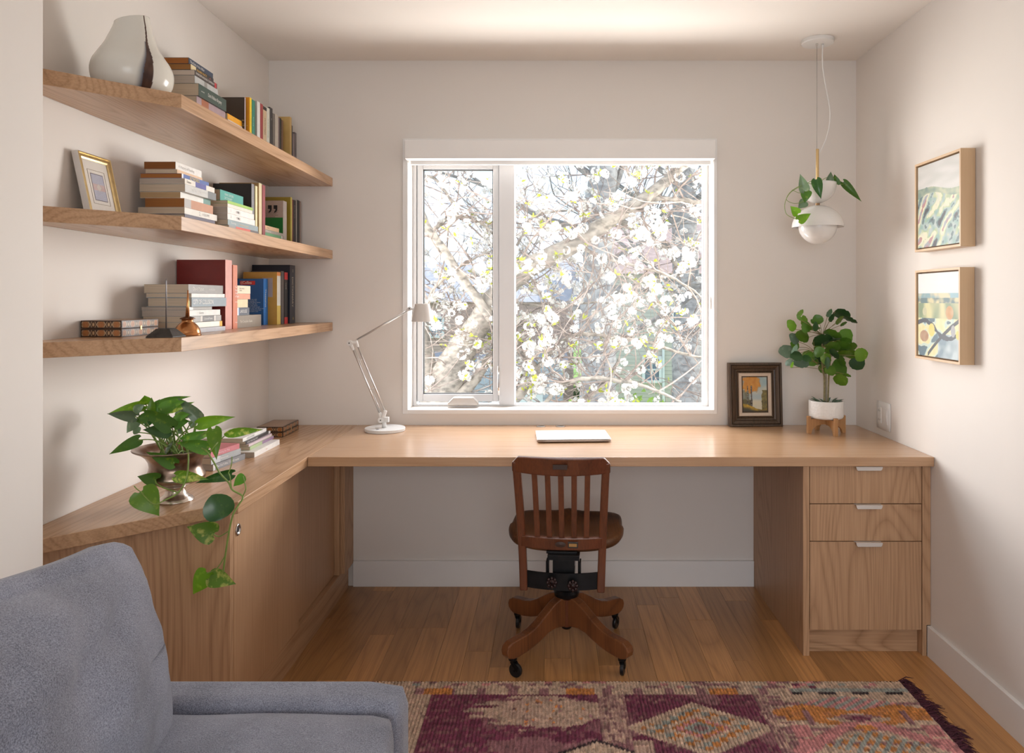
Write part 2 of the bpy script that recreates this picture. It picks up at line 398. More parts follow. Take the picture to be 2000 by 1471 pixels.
struct('glazing_stop', ring(MB(), -.178, .7285, .8195, 1.975, .004, 3.552, 3.59), M['vinyl'], win)
struct('glazing_bead', ring(MB(), -.618, -.2825, .869, 1.946, .003, 3.561, 3.59), M['dark'], win)
struct('pane', MB().box((-.618, 3.583, .869), (-.2825, 3.587, 1.946)), M['glass'], win)
struct('pane', MB().box((-.174, 3.583, .8235), (.7245, 3.587, 1.971)), M['glass'], win)
cr = struct('crank_handle', MB().prism([(-.488, .822), (-.352, .822), (-.345, .83), (-.372, .861), (-.465, .861), (-.495, .83)], 3.49, 3.535, 'y'), M['chrome'], win, bevel=.004)
cr.data.materials[0] = plain('crank_metal', (.60, .55, .50), .35, .5)
struct('sash_lock', MB().rbox((-.2535, 3.535, .935), (.012, .012, .145), .005, 4), M['chrome'], win, smooth=True)

# ------------------------------------------------------------------ roller shade (hangs in front of the opening)
rs = thing('roller_shade', 'white roller shade rolled up in its long box above the window', 'window shade', (.04, 3.40, 1.95))
build('fascia', MB().box((-.668, 3.362, 1.961), (.7415, 3.4205, 2.045)), M['shade'], rs, bevel=.003)
build('hem_bar', MB().box((-.655, 3.44, 1.948), (.735, 3.462, 1.969)), M['shade'], rs, bevel=.003)
build('fabric_strip', MB().box((-.653, 3.449, 1.965), (.733, 3.452, 1.995)), M['shade'], rs)
ch = MB().tube([(.739, 3.437, 1.965), (.739, 3.437, 1.325)], .0012, 6); ch.tube([(.7335, 3.437, 1.965), (.7335, 3.437, 1.325)], .0012, 6)
build('bead_chain', ch, M['alu'], rs)
build('chain_weight', MB().lathe([(.001, 0), (.005, .004), (.005, .05), (.003, .06), (.001, .062)], (.736, 3.437, 1.275), 10), M['shade'], rs, smooth=True)

# ------------------------------------------------------------------ counter, desk top, cabinets
DT, TH = .743, .035
ct = [(XL+.001, 1.714), (-.898, 2.124), (-.898, YB-.001), (XL+.001, YB-.001)]
o = build('corner_counter', MB().prism(ct, DT-TH, DT), M['oak_y'], bevel=.0015)
tag(o, 'oak counter along the left wall with an angled front end, pothos urn on it', 'counter')
o = build('desk', MB().box((-.8972, 2.725, DT-TH), (XR-.001, YB-.001, DT)), M['oak_x'], bevel=.0025)
tag(o, 'long wall-to-wall oak desk top under the window', 'desk')
for i, px in enumerate((1056.5, 1094.5)):
    g = thing('cable_grommet', ['left one of the two round cable grommets in the desk below the window', 'right one of the two round cable grommets in the desk below the window'][i], 'grommet', (X(px, 3.39), 3.385, DT), group='cable grommets in the desk top')
    build('collar', MB().lathe([(.0215, 0), (.0215, .0015), (.020, .0025), (.016, .0025), (.0155, .0008)], (X(px, 3.39), 3.385, DT), 28), plain('grommet_metal', (.35, .31, .27), .35, .7), g, smooth=True)
    build('cap', MB().lathe([(.0155, 0), (.0155, .001), (.001, .0012)], (X(px, 3.39), 3.385, DT), 24), plain('grommet_dark', (.06, .05, .045), .5), g)
# left cabinet under the counter
CXF = -.935
cb = thing('corner_cabinet', 'low oak cabinet with sliding doors under the left counter', 'cabinet', (-1.12, 2.8, 0))
zt = DT-TH-.0005
q = [(XL+.001, 1.79), (CXF-.002, 2.152), (CXF-.002, 2.172), (CXF-.014, 2.172), (XL+.001, 1.81)]
q = [(XL+.001, 1.783), (CXF, 2.156), (CXF, 2.180), (CXF-.012, 2.180), (XL+.001, 1.810)]
build('end_panel', MB().prism(q, 0, zt), M['oak_z'], cb, bevel=.0008)
build('base_rail', MB().box((-.98, 2.1815, 0), (CXF, YB-.02, .107)), wood('oak_rail', OAK1, OAK2, 'y', .45, fig=.5, rings=9), cb, bevel=.001)
d1 = build('door', MB().box((-.9555, 2.1815, .1085), (CXF+.0005, 2.741, .699)), M['oak_zq'], cb, bevel=.001)
d2 = build('door', MB().box((-.980, 2.70, .1085), (-.9575, 3.262, .699)), M['oak_zq'], cb, bevel=.001)
build('top_rail', MB().box((-.975, 2.1815, .6965), (CXF-.03, 3.265, zt)), M['dark'], cb)  # coloured near black: the shade of the gap above the doors
build('end_post', MB().box((-.98, 3.264, .108), (CXF, 3.284, zt)), M['oak_z'], cb, bevel=.0008)
build('filler_panel', MB().box((-.98, 3.286, .108), (-.917, YB-.002, zt)), M['oak_z'], cb)
build('back_panel', MB().box((-1.30, 2.2, .02), (-.985, YB-.02, zt-.01)), M['dark'], cb)
pz = Z(1035, 2.205); py_ = 2.208
fp = lab(build('finger_pull', MB().lathe([(.0175, 0), (.0175, .0018), (.0165, .003), (.0115, .003), (.011, .0012), (.009, .0004), (.001, .0004)], (0, 0, 0), 28).xf(basis((CXF+.0006, py_, pz), (0, 1, 0), (0, 0, 1))), M['chrome'], d1, smooth=True), 'round chrome finger pull')
build('cup', MB().lathe([(.0085, 0), (.0085, .0012), (.001, .0012)], (0, 0, 0), 20).xf(basis((CXF+.0006, py_, pz), (0, 1, 0), (0, 0, 1))), M['dark'], d1)
# drawer pedestal
pd = thing('drawer_pedestal', 'oak pedestal with three drawers under the right end of the desk', 'cabinet', (1.165, 3.09, 0))
build('side_panel', MB().box((.931, 2.752, 0), (.9545, YB-.001, zt)), M['oak_z'], pd, bevel=.001)
sp_ = MB().prism([(2.752, .115), (2.752, zt), (YB-.001, zt), (YB-.001, 0), (2.752, 0), ], 1.3735, 1.3885, 'x')
sp_ = MB().box((1.3735, 2.752, 0), (XR-.016, YB-.001, zt)); sp_.box((XR-.0165, 2.752, .1145), (XR-.001, YB-.001, zt))
build('side_panel', sp_, M['oak_z'], pd, bevel=.0008)
build('carcass', MB().box((.956, 2.80, .1), (1.372, YB-.02, zt-.004)), M['dark'], pd)
build('kick_board', MB().box((.9555, 2.79, 0), (1.3725, 2.808, .0935)), M['oak_kick'], pd)
for i, (za, zb) in enumerate([(.5645, .7035), (.4255, .5615), (.0955, .4225)]):
    d = build('drawer', MB().box((.9575, 2.755, za), (1.3715, 2.777, zb)), M['oak_z'], pd, bevel=.0008)
    h = MB().box((1.122, 2.7545, zb-.0005), (1.2215, 2.772, zb+.0012))
    pr = [(-.0495, .0), (-.047, -.010), (-.043, -.0145), (.043, -.0145), (.047, -.010), (.0495, .0)]
    h.prism([(1.1715+a, zb+.001+b) for a, b in pr], 2.7375, 2.7395, 'y'); h.box((1.124, 2.738, zb-.0005), (1.219, 2.7548, zb+.0012))
    lab(build('handle', h, plain('handle_metal', (.74, .70, .66), .35, .35, var=.02), d, bevel=.0008), 'brushed metal tab pull')

# ------------------------------------------------------------------ floating shelves
SX = -1.013
for i, (zt_, labl) in enumerate([(1.217, 'lowest of three floating oak shelves, with dictionaries and copper oil can'), (1.549, 'middle of three floating oak shelves, with the small gilt frame'), (1.883, 'topmost of three floating oak shelves, carrying the milky glass vase')]):
    poly = [(XL+.001, 1.735), (SX, 2.03), (SX, YB-.001), (XL+.001, YB-.001)]
    t = .0385
    o = build('floating_shelf', MB().prism(poly, zt_-t, zt_), M['oak_y'], bevel=.001); tag(o, labl, 'shelf', 'floating oak shelves on the left wall')
S1, S2, S3 = 1.883, 1.549, 1.217

# ------------------------------------------------------------------ books
def cov(c): return plain('cover_%d_%d_%d' % c, srgb(*c), .38, var=.05, nscale=40)
def pag(c): return MC.get('pages_%d_%d_%d' % c) or pagemat('pages_%d_%d_%d' % c, srgb(*c))
def pagemat(name, col):
    m, nt, bs = newmat(name)
    t = N(nt, 'TexCoord'); mp = N(nt, 'Mapping'); mp.inputs['Scale'].default_value = (6, 6, 900)
    n = N(nt, 'TexNoise'); n.inputs['Scale'].default_value = 1; n.inputs['Detail'].default_value = 2
    nt.links.new(t.outputs['Object'], mp.inputs[0]); nt.links.new(mp.outputs[0], n.inputs['Vector'])
    r = N(nt, 'ValToRGB'); r.color_ramp.elements[0].position = .3; r.color_ramp.elements[1].position = .65
    r.color_ramp.elements[0].color = tuple(c*.72 for c in col)+(1,); r.color_ramp.elements[1].color = col+(1,)
    nt.links.new(n.outputs['Fac'], r.inputs[0]); nt.links.new(r.outputs[0], bs.inputs['Base Color']); bs.inputs['Roughness'].default_value = .9
    MC[name] = m; return m
PG = (205, 188, 165); BR = (165, 112, 62); GP = (190, 178, 165)
def book(label, group, xs, y0, L, w, z0, th, cover, page=PG, up=False, texts=(), rz=0, hard=False, bands=(), ct_=None, tilt=0):
    """a book whose spine faces +x. Local frame: spine plane x=0, pages towards -x.
    lying: length along +y, thickness +z; upright: thickness along +y, height +z"""
    t = ct_ or (.0016 if hard else .0007); ins = .0035 if hard else .0006
    root = thing('book', label, 'book', (xs, y0, z0), rz, group)
    if tilt: root.rotation_euler = (tilt, 0, rz)
    g = .00015
    if up:
        def B(m, x0, x1, a0, a1, b0, b1): return m.box((x0, a0, b0), (x1, a1, b1))    # a: thickness(y) b: height(z)
    else:
        def B(m, x0, x1, a0, a1, b0, b1): return m.box((x0, b0, a0), (x1, b1, a1))    # a: thickness(z) b: length(y)
    m = MB(); B(m, -w, 0, g, t, 0, L); B(m, -w, 0, th-t, th-g, 0, L)
    # slightly rounded spine
    n = 5; rr = min(.003 if hard else .0015, th*.3)
    B(m, -t, 0, t, th-t, 0, L)
    build('cover', m, cov(cover), root, local=True)
    p = MB(); B(p, -w+ins, -t-.0001, t+.0001, th-t-.0001, ins, L-ins)
    build('pages', p, pag(page), root, local=True)
    e = .00025
    for (col, b0, b1) in bands:                                   # printed bands on the spine
        m = MB()
        B(m, 0, e, g*2, th-g*2, b0*L, b1*L); build('spine_print', m, cov(col), root, local=True)
    for tx in texts:
        body, col, where, b0, size = tx[:5]; nar = tx[5] if len(tx) > 5 else 1
        if where == 's':
            mt = basis((e*1.6, th*.5, L*b0), (0, 0, -1), (0, 1, 0)) if up else basis((e*1.6, L*b0, th*.5), (0, 1, 0), (0, 0, 1))
        elif where == 'up':   # spine text laid across, reading left to right
            mt = basis((e*1.6, th*.5, L*b0), (0, 1, 0), (0, 0, 1))
        else:                 # on the front cover facing -y, b0=(u,v)
            mt = basis((-w+b0[0]*w, -.0004, b0[1]*L), (1, 0, 0), (0, 0, 1))
        build('lettering', text_mb(body, size, mt, nar), cov(col), root, local=True)
    return root
W_ = (235, 232, 226); K_ = (28, 26, 26)
def lines(n, seedv, a=18, b=30):
    r = random.Random(seedv); out = []
    words = 'the and with from this that when over about which time life work book year story people world place after before'.split()
    for i in range(n):
        s = ''
        while len(s) < r.randint(a, b): s += r.choice(words)+' '
        out.append(s.strip())
    return '\n'.join(out)
def stack(d0, zshelf, rows, group, wall=XL+.004):
    """rows from the top: (label, px_near, px_far, py_top, px_left, cover, page, extras); bottoms come from the next row"""
    zs = [Z(r[3], d0) for r in rows]+[zshelf]
    for i, r in enumerate(rows):
        lb, p0, p1, pt, pl, cc, pgc = r[:7]; ex = r[7] if len(r) > 7 else {}
        xs = X(p0, d0); L = F*xs/(p1-CX)-d0; w = xs-max(X(pl, d0), wall)
        book(lb, group, xs, d0, L, w, zs[i+1]+.0002, zs[i]-zs[i+1]-.0004, cc, pgc, **ex)
# lowest shelf, left stack
G = 'paperbacks stacked on the lowest shelf'
stack(2.331, S3, [
 ('thick grey paperback topmost in the big stack on the lowest shelf', 368, 436, 555, 281, (150,146,142), PG, dict(texts=[('David Mamet', W_, 's', .12, .017, .8), ('selected plays', W_, 's', .55, .009)], rz=0)),
 ('thin white-spined paperback second from top of the lowest-shelf stack', 374, 439, 573, 285, (228,225,220), PG),
 ('book with big white capitals on its blue-grey spine, beside the red book', 374.5, 442, 581, 286, (140,152,160), PG, dict(hard=True, texts=[('CITY OF COLLISION', W_, 's', .03, .021, .74)])),
 ('very thin grey book under the one with big capitals', 367, 414, 599.5, 276, (176,170,164), GP, dict(bands=[((240,238,234), 0, .2)])),
 ('pale white-spined paperback in the middle of the lowest-shelf stack', 370, 430, 606, 277, (222,220,214), GP, dict(texts=[('Stories', (180,176,170), 's', .3, .011)])),
 ('grey and pale banded paperback third from bottom of the lowest-shelf stack', 373, 432, 618, 279, (168,164,160), PG, dict(bands=[((215,208,200), .3, .36), ((120,118,118), .36, .75), ((215,208,200), .75, .8)], texts=[('Collected Poems', W_, 's', .40, .009)])),
 ('white paperback with yellow spine end behind the copper oil can', 380, 434, 630, 288, (236,232,220), PG, dict(bands=[((232,176,40), .9, 1)])),
 ('thin dark-edged book at the bottom of the lowest-shelf stack', 389, 440, 641, 300, (190,190,196), GP)], G)
# lowest shelf, upright
G = 'books standing on the lowest shelf'
def upr(label, px0, px1, pxl, pyt, zs_, cover, spx=None, group=G, page=PG, d0=None, **k):
    d0_ = d0; xs = X(px0, d0_); d1_ = F*xs/(px1-CX); h = Z(pyt, d0_)-zs_; w = xs-max(X(pxl, d0_), XL+.004)
    book(label, group, xs, d0_, h, w, zs_+.0003, d1_-d0_-.0004, cover, page, up=True, **k)
upr('tall dark red hardback with faded pink spine standing on the lowest shelf', 440, 453, 341.5, 507.5, S3, (122,30,26), d0=2.580, hard=True, bands=[((214,152,140), 0, 1)])
upr('salmon book with white title standing against the dark red hardback', 455, 463.7, 380, 517.5, S3, (206,118,84), d0=2.6375, hard=True, texts=[('The\nMerry\nWives\nof Taylor', W_, 'up', .58, .011, .75), ('Anthology', W_, 'up', .42, .006), ('Penguin', W_, 'up', .1, .006)])
G = 'small books stacked between the salmon book and the blue thesaurus'
stack(2.700, S3, [
 ('cream pocket book topmost between salmon book and blue thesaurus', 463.5, 489, 557.5, 395, (232,214,186), PG, dict(texts=[('FRENCH FRENCH\nENGLISH', (60,50,40), 's', .15, .007, .8)])),
 ('thin salmon pocket book second in the small stack by the blue thesaurus', 463.5, 488.5, 573.5, 395, (224,150,120), PG),
 ('beige pocket book above the dark dictionary in the small stack', 463, 484, 584.5, 392, (226,204,164), PG),
 ('dark grey pocket dictionary reading LAROUSSE on its spine', 463, 487, 601, 392, (78,82,94), PG, dict(bands=[((236,236,240), 0, .12), ((70,120,170), .12, .18)], texts=[('LAROUSSE', W_, 's', .22, .017, .78)])),
 ('worn brown-grey paperback at the bottom of the small stack, spine creased', 462.5, 510, 616.5, 392, (134,120,104), PG, dict(texts=[('The Complete Guide', (225,215,200), 's', .12, .013), ]))], G)
G = 'books standing on the lowest shelf'
upr('blue thesaurus with a red label on its cover, on the lowest shelf', 514.5, 523, 455, 544.5, S3, (18,84,150), d0=3.052, hard=False, group=G,
    bands=[((34,120,200), 0, 1)], texts=[('Thesaurus', W_, 's', .78, .019, .95), (lines(9, 4), (200,215,235), 'c', (.32, .42), .0062)])
# red publisher label on the thesaurus
tb = [o for o in bpy.data.objects if o.get('label', '').startswith('blue thesaurus')][0]
wth = .13
m = MB().box((-.096, -.0012, .165), (-.034, -.0002, .181)); build('cover_label', m, cov((200,40,36)), tb, local=True)
build('lettering', text_mb('((Collins', .0165, basis((-.094, -.0016, .1735), (1,0,0), (0,0,1)), .82), cov(W_), tb, local=True)
upr('yellow-ochre paperback with a pale spine standing behind the thesaurus', 541, 548, 475, 531.5, S3, (198,152,66), d0=3.102, group=G, bands=[((226,196,96), 0, .36), ((232,230,220), .36, .93), ((236,150,70), .93, 1)], texts=[(lines(12, 9, 24, 34), (120,84,36), 'c', (.08, .62), .006)])
m = MB().box((-.062, -.0009, .115), (-.018, -.0002, .195)); tb = [o for o in bpy.data.objects if o.get('label', '').startswith('yellow-ochre')][0]; build('cover_panel', m, cov((176,164,160)), tb, local=True)
upr('slim grey-brown book between the ochre paperback and the black-red one', 549.5, 554.5, 490, 529.5, S3, (92,84,82), d0=3.1445, group=G)
upr('black paperback with red spine ends on the lowest shelf', 555.5, 562, 495, 532, S3, (24,22,24), d0=3.179, group=G, bands=[((206,44,44), 0, .13), ((206,44,44), .86, 1)], texts=[('Language', W_, 's', .8, .008)])
upr('big navy hardback reading DICTIONARY on its spine', 566, 576.5, 484, 517.5, S3, (22,28,44), d0=3.228, group=G, hard=True, texts=[('DICTIONARY', (190,180,160), 's', .80, .026, .85), ('II', (190,180,160), 'up', .9, .02), ('H', (190,170,90), 'up', .08, .02)])

# middle shelf, left stack
G = 'paperbacks stacked on the left of the middle shelf'
stack(2.302, S2, [
 ('brown-edged book with shiny silver spine topmost in the left middle-shelf stack', 343, 394, 315.5, 281, (200,196,190), (140,86,40), dict(bands=[((232,228,222), 0, .98)], texts=[('A History of Reading', (130,120,110), 's', .1, .012)])),
 ('book with a peach spine second from top of the left middle-shelf stack', 346, 395, 330.5, 284, (226,188,150), PG),
 ('brown-edged paperback with blue and yellow lettered spine', 355, 408, 338.5, 274, (66,92,160), (172,112,56), dict(bands=[((236,236,240), 0, .05)], texts=[('KEYWORDS', (236,206,60), 's', .28, .015, .8)])),
 ('white paperback with a blue block on its spine, middle-shelf left stack', 361, 419, 348, 272, (226,218,206), GP, dict(bands=[((76,74,150), .34, .7)], texts=[('Essays', (90,80,70), 's', .06, .011)])),
 ('silver-grey paperback whose spine darkens to charcoal at the far end', 361.5, 422, 359, 272, (196,194,190), PG, dict(bands=[((110,112,112), .72, 1)], texts=[('The New Novel', W_, 's', .2, .014)])),
 ('white-spined paperback with a teal end in the left middle-shelf stack', 352.5, 411, 374.5, 273, (228,226,218), (186,156,116), dict(bands=[((110,150,140), .75, 1)])),
 ('brown-edged book with a copper-coloured spine in the left middle-shelf stack', 360, 416, 387, 283, (190,130,92), (160,104,52), dict(bands=[((176,170,164), 0, .22)])),
 ('white-spined book second from bottom of the left middle-shelf stack', 360.5, 424, 404.5, 269, (226,220,210), PG, dict(texts=[('2.', (150,144,138), 's', .42, .017), ('VOLUME', (170,164,158), 's', .52, .013)])),
 ('dark purple-grey book at the bottom of the left middle-shelf stack', 361, 420, 417.5, 274, (84,74,92), PG, dict(hard=True))], G)
G = 'paperbacks in the second stack of the middle shelf'
stack(2.548, S2, [
 ('chunky teal dictionary topmost in the second middle-shelf stack', 430, 475, 369.5, 390, (44,154,140), (180,160,136), dict(texts=[('MARK OXFORD\nDICTIONARY', (210,226,220), 's', .18, .012, .85)])),
 ('thin lime-green book under the teal dictionary', 444.5, 494, 391, 400, (150,190,70), PG),
 ('thin cream book under the lime-green one', 444.5, 493, 397, 400, (230,218,204), PG),
 ('upper of two matching white paperbacks with handwritten-style spines', 444.5, 496, 404, 400, (238,228,222), GP, dict(texts=[('1', (60,50,50), 's', .1, .012), ('\u05d9\u05d4\u05d5\u05d3\u05d4', (70,62,62), 's', .3, .014)])),
 ('lower of two matching white paperbacks with handwritten-style spines', 444.5, 498, 416, 400, (238,228,222), GP, dict(texts=[('2', (60,50,50), 's', .1, .012), ('\u05d9\u05d4\u05d5\u05d3\u05d4', (70,62,62), 's', .3, .014)])),
 ('grey-blue paperback under the two matching white ones', 445, 504, 428, 400, (140,156,160), PG, dict(texts=[('Routledge', W_, 's', .1, .010), ('literary theory reader', (224,196,140), 's', .36, .009)])),
 ('book with a red block on its grey spine, lowest in the second stack', 447, 505, 439, 402, (150,146,144), PG, dict(bands=[((214,88,66), .22, .7), ((90,80,78), .7, 1)]))], G)
G = 'books standing on the middle shelf'
upr('black book with small printed text on its back cover, middle shelf', 491, 496.5, 416, 358.5, S2, (26,23,22), d0=2.822, group=G, texts=[(lines(8, 21, 28, 40), (186,120,80), 'c', (.12, .66), .0058), ('COMPLETE PLAYS', (200,200,200), 's', .93, .008)], bands=[((120,118,124), 0, 1)])
upr('cream book with a bright pale spine beside the black one', 499, 503, 440, 363, S2, (240,228,180), d0=2.858, group=G)
upr('tan hardback with cream spine, tallest in the middle-shelf row', 505.5, 511.5, 428, 357, S2, (170,136,84), d0=2.879, group=G, bands=[((216,200,160), 0, 1)])
upr('dark red hardback beside the tan one on the middle shelf', 512.5, 518, 440, 361, S2, (128,28,34), d0=2.909, group=G, bands=[((146,60,66), 0, 1)])
G = 'small books lying in front of the green quotation book'
stack(2.9475, S2, [
 ('beige pocket book topmost of three lying before the quotation book', 515.5, 545, 439, 455, (226,190,150), PG, dict(texts=[('Dover', (120,90,60), 's', .2, .009)])),
 ('grey pocket book in the middle of three before the quotation book', 515.5, 553.5, 447, 455, (176,166,154), PG, dict(texts=[('Thirteen Tales', (236,232,226), 's', .1, .009)])),
 ('green book lying lowest before the quotation book', 516, 552, 453, 455, (110,166,120), PG, dict(bands=[((230,226,220), .92, 1)]))], G)
G = 'books standing on the middle shelf'
upr('book with big black quotation marks over a green cover, middle shelf', 553, 560, 488, 392, S2, (188,170,156), d0=3.192, group=G, texts=[(lines(6, 33, 14, 20), (110,86,70), 'c', (.42, .70), .0068)], bands=[((214,206,200), 0, 1)])
tb = [o for o in bpy.data.objects if o.get('label', '').startswith('book with big black quotation')][0]
m = MB().box((-.143, -.0008, .028), (-.001, -.0002, .125)); build('cover_panel', m, cov((30,120,50)), tb, local=True)
qm = MB()
for q0 in (-.058, -.034):
    qm.lathe([(.0085, 0), (.0085, .0006), (.0001, .0006)], (0, 0, 0), 16).v
    pts = [(q0-.007, .178), (q0+.009, .178), (q0+.009, .160), (q0+.005, .150), (q0-.004, .144), (q0-.004, .151), (q0+.001, .156), (q0+.001, .162), (q0-.007, .162)]
    qm.v = qm.v[:-48] if False else qm.v
    qm.prism([(a, b) for a, b in pts], -.0009, -.0003, 'y')
qm2 = MB()
for q0 in (-.058, -.034):
    qm2.prism([(q0-.007, .178), (q0+.009, .178), (q0+.009, .160), (q0+.005, .150), (q0-.004, .144), (q0-.004, .151), (q0+.001, .156), (q0+.001, .162), (q0-.007, .162)], -.0009, -.0003, 'y')
build('quotation_marks', qm2, cov(K_), tb, local=True)
upr('olive-yellow hardback rising behind the quotation book', 567.5, 570.5, 505, 385, S2, (164,142,44), d0=3.268, group=G, bands=[((220,210,110), 0, 1)])
upr('slim red and blue book near the right end of the middle shelf', 571, 572.5, 520, 390, S2, (150,90,90), d0=3.2895, group=G)
upr('black book with dotted spine near the right end of the middle shelf', 573, 578, 510, 390.5, S2, (36,28,28), d0=3.303, group=G, texts=[('Black Sun Rising', (180,170,160), 's', .9, .009)])
upr('thin pale book between two black ones on the middle shelf', 578.5, 579.8, 520, 390.5, S2, (190,186,176), d0=3.339, group=G)
upr('plain black book second from the right end of the middle shelf', 580.2, 585, 510, 390.5, S2, (24,22,22), d0=3.352, group=G)
upr('thin grey-brown book at the right end of the middle shelf', 585.5, 588, 525, 393, S2, (150,132,122), d0=3.387, group=G)

# top shelf, left stack
G = 'paperbacks stacked on the top shelf beside the vase'
stack(2.456, S1, [
 ('brown-edged paperback with dark blue spine topmost beside the vase', 368.5, 416, 112, 310, (60,72,92), (168,104,48), dict(texts=[('The End of the Affair', W_, 's', .05, .012)])),
 ('brown-edged paperback with torn page end and yellow-lettered spine', 372.5, 417, 124.5, 318, (54,50,50), (160,112,60), dict(bands=[((232,214,170), 0, .22)], texts=[('BABBLINGS', (240,190,90), 's', .26, .014), ('of', (230,100,110), 's', .8, .012)])),
 ('thin charcoal book with white spine lettering and a red tip beside the vase', 380.5, 424, 136, 326, (72,62,60), (212,198,184), dict(bands=[((196,60,66), .88, .97)], texts=[('SHAKESPEARE', W_, 's', .04, .010), ('AND COMPANY', W_, 's', .42, .010)])),
 ('silver-spined paperback fourth from top beside the vase', 380.5, 425.5, 147, 326, (188,188,186), GP, dict(bands=[((150,146,140), .4, .52)])),
 ('thick dark green book with white script title beside the vase', 388, 442, 162.5, 325, (62,80,72), PG, dict(texts=[('Dark Ribbon Bryony', W_, 's', .32, .017, .72), ('a novel', W_, 's', .08, .008)])),
 ('mauve paperback with rusty marks under the dark green book', 384, 440, 187, 326, (176,150,156), PG, dict(bands=[((176,110,80), .16, .4)])),
 ('grey book at the very bottom of the stack beside the vase', 384, 436, 205, 326, (120,114,110), PG)], G)
G = 'short stack behind the green book on the top shelf'
stack(2.700, S1, [
 ('bright orange-yellow book lying at the front of the top-shelf row', 444.5, 474, 221, 400, (240,168,24), PG, dict(texts=[('Elephant', (250,214,120), 's', .1, .010)])),
 ('pale book lying under the orange-yellow one on the top shelf', 445, 474.5, 232, 400, (216,196,178), PG, dict(bands=[((230,226,220), .9, 1)])),
 ('grey book lying lowest under the orange-yellow one', 445, 474, 246, 400, (150,140,132), PG)], G)
G = 'books standing on the top shelf'
def u1(label, px0, px1, pyt, cc, pxl=None, **k):
    xs = k.pop('xs', -1.17); d0 = F*xs/(px0-CX); d1_ = F*xs/(px1-CX)
    h = Z(pyt, d0)-S1; w = xs-max(X(pxl or px0-48, d0), XL+.004)
    book(label, G, xs, d0, h, w, S1+.0003, max(d1_-d0-.0004, .003), cc, PG, up=True, **k)
u1('dark brown book with wood-like cover at the left of the top-shelf row', 477.5, 480, 190, (66,54,44), 432, bands=[((190,180,186), 0, 1)], texts=[(lines(6, 40, 18, 26), (216,190,130), 'c', (.25, .5), .0066)])
u1('orange and yellow book on the top shelf', 487.5, 491.5, 190, (222,146,20), 440, xs=-1.158, bands=[((244,208,40), 0, 1)], texts=[('ANATOMY', (200,150,30), 's', .75, .011)])
u1('teal-green book on the top shelf, right of the orange one', 492.3, 497.8, 194, (50,136,116), texts=[('Asterous', (190,220,210), 's', .7, .010)], xs=-1.166)
u1('light book with a white spine right of the teal one', 502, 508, 197, (196,188,178), bands=[((232,230,226), 0, 1)], xs=-1.166)
u1('red-spined book in the middle of the top-shelf row', 508.4, 513.6, 201.5, (168,64,66))
u1('cream book with a black cap and black stripe on its spine', 513.9, 520.8, 207, (222,196,160), bands=[((40,34,32), .94, 1)], texts=[('MONTRES', (60,50,40), 's', .8, .015)])
u1('white book with green and black lettering on the top shelf', 521.1, 526.7, 209, (236,234,222), texts=[('of Grammatology', (90,140,90), 's', .8, .011)])
u1('charcoal book with a red foot on the top shelf', 527, 532.4, 209, (62,58,58), bands=[((150,44,44), 0, .1)], texts=[('E', W_, 'up', .8, .01)])
u1('thin dark grey book right of the charcoal one', 532.8, 537, 221, (128,120,114))
u1('pale stone-coloured book in the right half of the top-shelf row', 537.4, 543.6, 222, (214,204,192))
u1('slim mauve-grey book beside the pale stone one', 543.9, 546, 229, (142,122,126))
u1('slim black book between the mauve and the brown ones', 546.3, 549.4, 230, (32,28,28))
u1('slim brown book leaning on the tall tan one', 549.7, 553, 234, (120,84,56))
u1('tall tan book projecting forward near the right end of the top shelf', 566, 569.6, 228, (204,170,104), 528, xs=-1.156)
u1('thin dark book right of the tall tan one on the top shelf', 568.2, 571.5, 244, (54,44,46), xs=-1.18)
u1('thin mauve book near the right end of the top shelf', 571.8, 575, 260, (150,136,138), xs=-1.18)
u1('thin grey magazine at the right end of the top shelf', 575.3, 579, 258, (120,110,112), xs=-1.18)

# counter stacks
G = 'books on the counter behind the pothos'
book('thick grey book reading CULTURAL STUDIES on the counter', G, -1.142, 2.502, .19, .135, DT+.0002, .0208, (112,110,112), GP, rz=-.16, texts=[('The CULTURAL STUDIES reader', W_, 's', .1, .011, .88)], bands=[((216,214,210), 0, .06)])
book('silver-grey paperback between the grey and the pink books on the counter', G, -1.148, 2.500, .178, .130, DT+.0214, .0215, (158,160,160), PG, rz=-.15, texts=[('American', W_, 's', .3, .012)], bands=[((196,198,198), 0, .3)])
book('pink-spined paperback on top of the grey books on the counter', G, -1.150, 2.503, .165, .128, DT+.0433, .019, (186,96,104), PG, rz=-.17, texts=[('Reading for Plot', (236,200,204), 's', .25, .010)])
book('large white book lying lowest in the far counter stack', G, -1.0875, 2.714, .25, .165, DT+.0002, .0202, (236,234,230), GP, texts=[('essays', (190,130,120), 's', .42, .008)])
book('green and purple edged thin book above the large white one', G, -1.118, 2.748, .235, .15, DT+.0206, .012, (170,186,140), PG, bands=[((150,120,150), .5, 1)])
book('thin cream book between black and green ones in the far counter stack', G, -1.122, 2.748, .225, .15, DT+.0328, .0095, (210,190,196), PG)
book('black-spined book with white lettering in the far counter stack', G, -1.131, 2.742, .24, .15, DT+.0425, .0105, (48,46,48), PG, texts=[('WHEN THINGS FALL APART', W_, 's', .05, .008)], bands=[((214,212,208), .92, 1)])
book('white paperback topmost in the far counter stack, under the pothos leaf', G, -1.139, 2.736, .225, .145, DT+.0532, .0135, (240,238,234), PG, texts=[('LOST & FOUND', (120,116,112), 's', .15, .010)])

